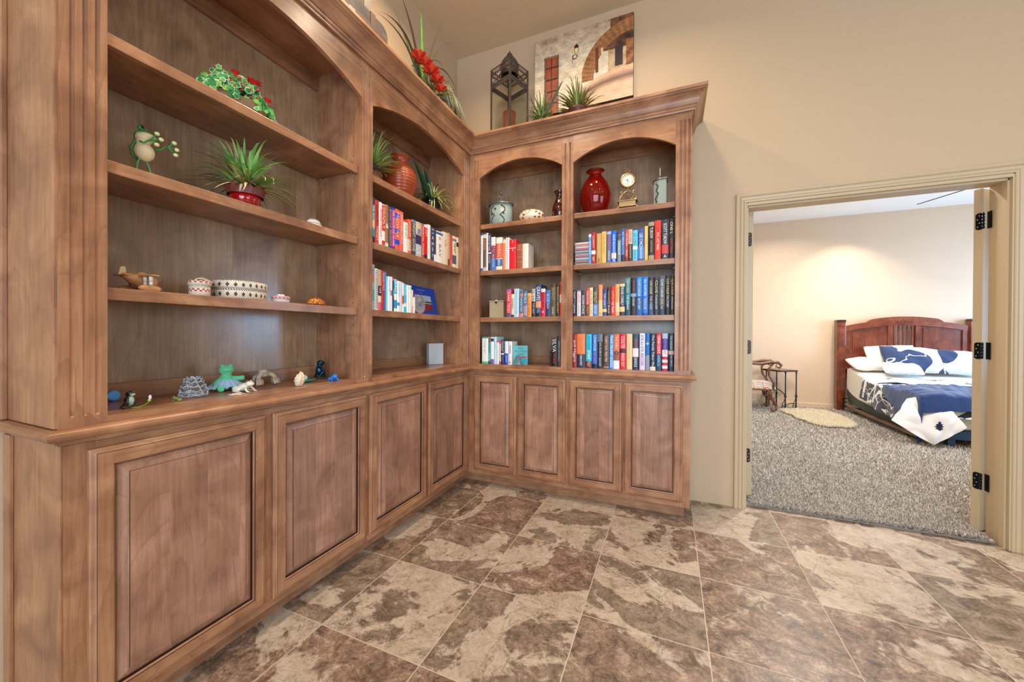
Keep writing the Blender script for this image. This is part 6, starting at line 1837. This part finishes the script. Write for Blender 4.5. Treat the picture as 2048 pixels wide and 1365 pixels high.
# ---- patterned bedding
def petal(name, a, b_, c_, scale, thr=.5, off=0.0):
    """large outlined petals: two grounds separated by white contour bands"""
    B = NB(name); o = B.vmath('ADD', B.obj(), (off, off * .7, off * .3))
    n = B.noise(o, scale, 1.0, 1.1)
    d = B.math('ABSOLUTE', B.math('SUBTRACT', n, thr))
    c = B.mix(B.math('GREATER_THAN', n, thr), lin(a), lin(b_))
    c = B.mix(B.math('LESS_THAN', d, .030), c, lin(c_))
    n2 = B.noise(o, scale * 1.7, 1.0, .8)
    d2 = B.math('LESS_THAN', B.math('ABSOLUTE', B.math('SUBTRACT', n2, .5)), .014)
    c = B.mix(d2, c, lin(c_))
    B.l(c, B.b.inputs['Base Color']); B.b.inputs['Roughness'].default_value = .8; B.b.inputs['Sheen Weight'].default_value = .2
    n3 = B.noise(o, 26, 3); B.bump(n3, .5, .006)
    return B.m
COMF = petal('petal_comforter', '1e2738', '2a3245', 'e6e8ea', 3.6, .5, 3.1)
def pillow(label, c, w_, h_, th, rx, ry, rz, mt_, group=None, name='pillow'):
    m = MB()
    def f(side):
        def g(u, v):
            x = (u - .5) * 2; y = (v - .5) * 2
            e = (1 - abs(x) ** 3.2) * (1 - abs(y) ** 3.2); e = max(0, e) ** .55
            pin = 1 - .06 * (x * x * y * y) - .05 * (1 - abs(x)) * abs(y) ** 3 - .05 * (1 - abs(y)) * abs(x) ** 3
            wr = .006 * math.sin(9 * x + 5 * y) * e
            return (x * w_ / 2 * pin, y * h_ / 2 * pin, side * (th / 2 * e) + wr)
        return g
    m.grid(f(1), 24, 18); m.grid(f(-1), 24, 18)
    o = m.build(name, mt_, None, loc=c)
    o.rotation_euler = (rx, ry, rz)
    return tag(o, label, 'pillow', group)
WHT = mat('ebe6dc', .85, sheen=.2, bump=.3, bscale=30, name='white_cotton')
# ---- draped covers built as height surfaces over the mattress
def bedz(y):
    T = [(2.86, .52), (3.3, .53), (3.9, .565), (4.2, .60), (4.5, .655), (4.72, .70), (4.9, .70)]
    for (a, za), (b_, zb) in zip(T[:-1], T[1:]):
        if a <= y <= b_: return za + (zb - za) * (y - a) / (b_ - a)
    return .52 if y < 2.86 else .70
def drape(name, label, y0, y1, hang_left, hang_foot, mats_, thick, cat, seed, zoff=.012, ruck=.010, xr=5.335, parts=None, left_fn=None):
    r = random.Random(seed)
    def g(u, v):
        # v: 0 foot .. 1 head; u: 0 left hem .. 1 right edge
        y = y0 + (y1 - y0) * v
        hl = hang_left(v)
        s = u * (hl + (xr - 3.965)) - hl       # arc length from the left edge
        foot = 0
        z = bedz(max(y, 2.86)) + zoff
        if s < 0:
            x = 3.960 - .018 - .05 * min(1, -s * 2) * (1 + .5 * math.sin(y * 14)); z = z - .02 + s
        else:
            k = math.exp(-s * 22); x = 3.965 + s - .02 * k; z = z - .022 * k
        n = noise.noise(Vector((x * 5, y * 5, seed))) * ruck * 2 + noise.noise(Vector((x * 13, y * 11, seed + 5))) * ruck
        if y < 2.84:
            d = 2.84 - y; y = 2.84 - .02 - .10 * (1 - math.exp(-d * 3)); z = z - d
            if s < 0: z = z
        z = max(z + n, .028)
        return (x + n * .6, y + n * .4, z)
    return g
t = thing('comforter', 'navy and white leaf-patterned comforter falling off the bed corner with a white underside', 'comforter', (4.6, 3.4, .5))
m = MB(); M_ = Matrix.Translation((-4.6, -3.4, -.5))
g = drape('c', '', 2.64, 4.16, lambda v: .26 + .06 * math.sin(PI * v), None, None, .02, '', 3)
m.grid(g, 70, 60, M=M_); m.build('cover', COMF, t)
# fold over showing white pattern near pillows
m = MB(); g2 = drape('c', '', 3.78, 4.10, lambda v: .26, None, None, .02, '', 9, zoff=.026)
m.grid(g2, 60, 14, M=M_); m.build('turned_hem', petal('petal_light', 'dfe2e4', 'c2c8cf', 'f2f2f2', 9.0, .5), t)['label'] = 'turned-back hem in grey on white pattern'
# hanging white corner
m = MB()
A = Vector((3.69, 2.80, .27)); Bt = Vector((3.985, 2.69, .030)); Cc = Vector((4.235, 2.72, .26)); Dt = Vector((4.10, 2.78, .515)); Et = Vector((3.86, 2.90, .50))
def corner(u, v):
    bottom = A.lerp(Bt, u * 2) if u < .5 else Bt.lerp(Cc, (u - .5) * 2)
    b3 = A * (1 - u) ** 2 + Bt * 2 * u * (1 - u) * 1.0 + Cc * u * u
    bt = bottom.lerp(b3, .25)
    tp = Et.lerp(Dt, u) + Vector((0, 0, .03 * math.sin(PI * u)))
    p = bt.lerp(tp, v)
    n = noise.noise(Vector((u * 4, v * 3, 2))) * .025 + .012 * math.sin(u * 14 + v * 3) * (1 - v)
    return (p.x + n * .2, p.y - abs(n) - .03 * math.sin(PI * v) * math.sin(PI * u), max(p.z, .022))
m.grid(corner, 40, 30, M=M_); m.build('lining_corner', mat('e3e2e4', .8, sheen=.2, bump=.4, bscale=14, name='white_lining'), t)['label'] = 'white quilted lining of the hanging corner'
m = MB()
lf = [(0, .055), (.012, .045), (.010, .030), (.028, .028), (.018, .014), (.034, .004), (.018, -.006), (.026, -.030), (.010, -.030), (.004, -.052), (-.008, -.046), (-.012, -.028), (-.030, -.026), (-.020, -.008), (-.040, .0), (-.022, .010), (-.030, .022), (-.012, .030), (-.010, .046)]
lc = Vector(corner(.62, .34))
m.add([tuple(lc + Vector((x, -.012 + .01 * abs(x) * 10, z))) for x, z in lf], [tuple(range(len(lf)))], 0, False, M_)
m.build('leaf_motif', mat('1d2740', .8), t, recalc=False)
# navy knitted throw
t = thing('throw_blanket', 'dark navy ribbed throw laid across the bed and bunched at its corner', 'blanket', (4.6, 3.2, .5))
M_ = Matrix.Translation((-4.6, -3.2, -.5))
m = MB()
def thr(u, v):
    y = 2.74 + .82 * v - (1 - u) * .10 * (1 - v) + .16 * u * v
    hl = .10 + .24 * (1 - v)
    s = u * (hl + 1.37) - hl
    z = bedz(max(y, 2.86)) + .040
    rib = .010 * abs(math.sin(s * 30 + y * 3.0)) if s > .12 else .004 * math.sin(y * 60 + s * 20)
    if s < 0:
        x = 3.945 - .02 - .10 * (-s); z = z - .01 + s * 1.15; x -= .05 * (-s) * math.sin(v * 9)
    else:
        k = math.exp(-s * 20); x = 3.965 + s - .02 * k; z -= .02 * k
    if y < 2.84:
        d = 2.84 - y; z -= d * .9; y = 2.84 - .05 - .1 * (1 - math.exp(-d * 3))
    hump = .035 * math.exp(-((s - .10) / .12) ** 2) * math.sin(PI * min(1, v * 1.2))
    n = noise.noise(Vector((x * 6, y * 6, 4))) * .018
    return (x, y, max(z + rib + n + hump, .04))
m.grid(thr, 120, 60, M=M_)
m.build('knit', mat('123468', .85, sheen=.3, bump=.6, bscale=90, name='navy_knit'), t)
# pillows
pillow('white pillow lying flat at the left edge of the bed', (4.18, 4.60, .775), .50, .36, .13, math.radians(22), math.radians(-4), math.radians(6), WHT)
pillow('white pillow standing behind the navy patterned sham', (4.43, 4.60, .87), .60, .42, .15, math.radians(58), math.radians(-3), math.radians(2), WHT)
pillow('leaf-patterned navy sham leaning in the middle of the bed', (4.58, 4.45, .86), .68, .44, .16, math.radians(50), math.radians(4), math.radians(2), petal('petal_sham', '17305a', 'c4d2e0', 'f4f6f8', 2.4, .5, 1.3))
pillow('leaf-patterned navy sham at the right, cut by the door', (5.04, 4.47, .83), .56, .42, .16, math.radians(46), math.radians(3), math.radians(-4), petal('petal_sham_b', '17305a', 'c4d2e0', 'f4f6f8', 2.3, .5, 7.7))
pillow('small white pillow tucked before the navy sham', (4.40, 4.28, .735), .42, .26, .12, math.radians(28), math.radians(2), math.radians(-6), petal('petal_white', 'e8ecf0', 'cdd9e4', 'f4f6f8', 5.0, .5, 4.4))
# ---- iron-legged table
IR = mat('23303e', .4, .7, name='wrought_iron')
t = thing('console_table', 'small dark table with wrought iron scroll legs beside the far wall', 'table', (3.03, 4.66, .0), math.radians(35))
m = MB(); m.box(-.185, .155, -.14, .36 - .12, .612, .632)
Lx, Ly = .105, 0
# local x: towards the right end; local y: away from the camera
m = MB(); m.box(-.135, .190, -.215, .150, .616, .642); m.build('table_top', mat('3c2418', .3, coat=.3), t, bevel=.004)
m.v = None
legs = [(.010, -.155), (.150 - .02, -.155 + .02), (.010 - .10, .115), (.13, .12)]
import itertools
legw = [(3.132, 4.524), (3.300, 4.640), (2.93, 4.78), (3.095, 4.885)]
inv = Matrix.Rotation(math.radians(-35), 4, 'Z')
for (wx, wy) in legw:
    q = inv @ Vector((wx - 3.03, wy - 4.66, 0)); x, y = q.x, q.y
    m = MB(); m.tube([(x, y, .013), (x, y, .615)], .0085, 10)
    for z, rr in ((.24, .017), (.225, .022), (.21, .014), (.60, .016)): m.ell((x, y, z), (rr, rr, .008), 12, 6)
    sx = -1 if x > .0 else 1
    def spiral(cx, cz, r0, turns, a0, dirx):
        return [(cx + dirx * (r0 * (1 - .75 * k / 24)) * math.cos(a0 + turns * 2 * PI * k / 24), y, cz + (r0 * (1 - .75 * k / 24)) * math.sin(a0 + turns * 2 * PI * k / 24)) for k in range(25)]
    m.tube(spiral(x + sx * .035, .055, .040, 1.3, -PI / 2, -1), .005, 6)
    m.tube([(x, y, .22), (x + sx * .02, y, .16), (x + sx * .055, y, .11), (x + sx * .06, y, .06), (x + sx * .035, y, .02)], .005, 6)
    m.build('leg', IR, t)
q0 = [inv @ Vector((a - 3.03, b_ - 4.66, 0)) for a, b_ in legw]
m = MB(); m.tube(curve3((q0[0].x, q0[0].y, .24), ((q0[0].x + q0[2].x) / 2, (q0[0].y + q0[2].y) / 2, .42), (q0[2].x, q0[2].y, .24), 12), .007, 8); m.tube(curve3((q0[1].x, q0[1].y, .10), ((q0[0].x + q0[1].x) / 2, (q0[0].y + q0[1].y) / 2, .14), (q0[0].x, q0[0].y, .08), 8), .006, 8); m.ell(((q0[0].x + q0[2].x) / 2, (q0[0].y + q0[2].y) / 2, .33), (.025, .025, .018)); m.build('stretcher', IR, t)
# ---- armchair
CW = wood('walnut_chair', 2, '4a2a1a', '6e4228', '8c5a3a', .35, coat=.3)
t = thing('armchair', 'carved armchair with scroll arms and a zigzag ikat seat, cut off by the doorway', 'armchair', (2.695, 4.425, 0.012), math.radians(90))
m = MB()
def st(u, v):
    x = -.25 + .50 * u; y = -.24 + .48 * v
    e = (1 - abs(2 * u - 1) ** 6) * (1 - abs(2 * v - 1) ** 6)
    return (x, y, .375 + .085 * max(0, e) ** .5)
m.grid(st, 24, 24); m.box(-.25, .25, -.24, .24, .36, .375)
def ikat():
    B = NB('ikat_fabric'); x, y, z = B.sep(B.obj())
    zz = B.math('PINGPONG', B.math('MULTIPLY', B.math('ADD', x, y), 9.0), .5)
    q = B.math('FRACT', B.math('ADD', B.math('MULTIPLY', B.math('SUBTRACT', y, B.math('MULTIPLY', z, 1.0)), 7.0), zz))
    c = B.ramp(q, [(0, '8faaa0'), (.30, 'f0e8dc'), (.36, 'c89a80'), (.62, 'f0e8dc'), (.68, 'b86868'), (.92, 'f0e8dc')], 'CONSTANT')
    B.l(c, B.b.inputs['Base Color']); B.b.inputs['Roughness'].default_value = .85; return B.m
m.build('seat', ikat(), t)
MB().box(-.255, .255, -.245, .245, .335, .362).build('seat_rail', CW, t, bevel=.006)
for sx in (1, -1):
    m = MB(); X_ = sx * .235
    m.tube([(X_, .24, .80), (X_, .10, .745), (X_, -.05, .735), (X_, -.17, .765), (X_ + .01, -.265, .765), (X_ + .012, -.310, .725), (X_, -.285, .685), (X_, -.240, .700), (X_, -.250, .732)], [.020, .020, .022, .026, .024, .020, .016, .012, .008], 10)
    m.tube([(X_, -.20, .735), (X_ - sx * .0, -.145, .66), (X_, -.155, .56), (X_, -.215, .46), (X_, -.205, .35)], [.017, .015, .016, .019, .021], 10)
    m.build('arm', CW, t)
    m = MB(); m.tube([(X_, -.205, .345), (X_, -.165, .30), (X_, -.185, .22), (X_, -.245, .13), (X_, -.245, .055), (X_, -.205, .028), (X_, -.180, .055), (X_, -.205, .072)], [.026, .026, .024, .019, .018, .020, .015, .010], 10); m.v = [(x, y, max(z, .002)) for x, y, z in m.v]
    m.build('leg', CW, t)
    m = MB(); m.tube([(X_, .21, .36), (X_, .23, .20), (X_, .26, .002)], [.022, .020, .018], 8); m.build('leg', CW, t)
m = MB(); m.tube([(.235, -.18, .235), (.15, -.19, .20), (.05, -.19, .235), (-.05, -.19, .235), (-.15, -.19, .20), (-.235, -.18, .235)], .016, 8)
m.tube([(.05 + .035 * math.cos(a), -.19, .20 + .035 * math.sin(a)) for a in [2 * PI * k / 14 for k in range(12)]], .009, 6); m.build('stretcher', CW, t)
m = MB(); m.prism([(-.24, .34), (.24, .34), (.25, .9), (.2, 1.02), (0, 1.07), (-.2, 1.02), (-.25, .9)], .215, .265, 'xz'); m.build('backrest', CW, t, bevel=.01)
# ---- little things on the floor
t = thing('bed_bracket', 'small metal bracket with a caster lying on the carpet under the bed rail', 'bracket', (4.01, 3.17, .0125), math.radians(20))
m = MB(); m.box(-.045, .045, -.012, .012, .0, .030); m.build('frame', mat('c8b89c', .4, .6), t, bevel=.002); m = MB(); m.box(-.036, .036, -.013, -.0121, .006, .024); m.build('slot', mat('14110e', .6), t)
# outlet
t = thing('wall_outlet', 'beige electrical outlet low on the far bedroom wall behind the chair', 'outlet', (2.945, 4.9295, .22))
m = MB(); m.box(-.035, .035, -.006, 0, -.057, .057); m.build('cover_plate', mat('d2c0a0', .4), t, bevel=.002)
m = MB()
for z in (-.022, .022):
    for x in (-.007, .007): m.box(x - .0015, x + .0015, -.0068, -.0061, z - .006, z + .006)
m.build('socket_slots', mat('2c2620', .5), t)
# ceiling downlight and fan blade seen through the doorway
t = thing('ceiling_light', 'round recessed downlight shining in the white bedroom ceiling', 'ceiling light', (3.098, 3.968, 3.08))
MB().lathe([(.052, -.001), (.075, -.004), (.080, -.0015), (.080, -.0005)], 36, caps=False).build('trim_ring', mat('f4f4f0', .4), t)
MB().lathe([(0, -.0008), (.052, -.001)], 32, caps=False).build('lamp', mat('fff2dc', .5, emit=18.0, name='lamp_glow'), t)
area('ceiling_light_beam', (3.10, 3.95, 3.06), (3.10, 3.95, 0), .10, 20, (1, .9, .75), spread=150)
t = thing('ceiling_fan', 'brown ceiling fan whose thin blade shows at the top of the doorway', 'ceiling fan', (4.49, 2.775, 3.08))
FB = mat('6c4a34', .4, name='fan_wood')
m = MB(); m.lathe([(0, 0), (.07, 0), (.06, -.05), (.015, -.06), (.015, -.26), (.10, -.28), (.11, -.34), (.06, -.38), (0, -.38)], 28); m.build('motor', mat('4a3828', .35, .6), t)
for k_ in range(5):
    a = math.radians(114.3) + 2 * PI * k_ / 5
    Mr = Matrix.Rotation(a, 4, 'Z')
    m = MB(); m.prism([(.12, -.05), (.70, -.075), (.72, 0), (.70, .075), (.12, .05)], -.318, -.310, 'xy', M=Mr @ Matrix.Translation((0, 0, -.314)) @ Matrix.Rotation(math.radians(-16.5), 4, 'X') @ Matrix.Translation((0, 0, .314))); m.build('blade', FB, t)
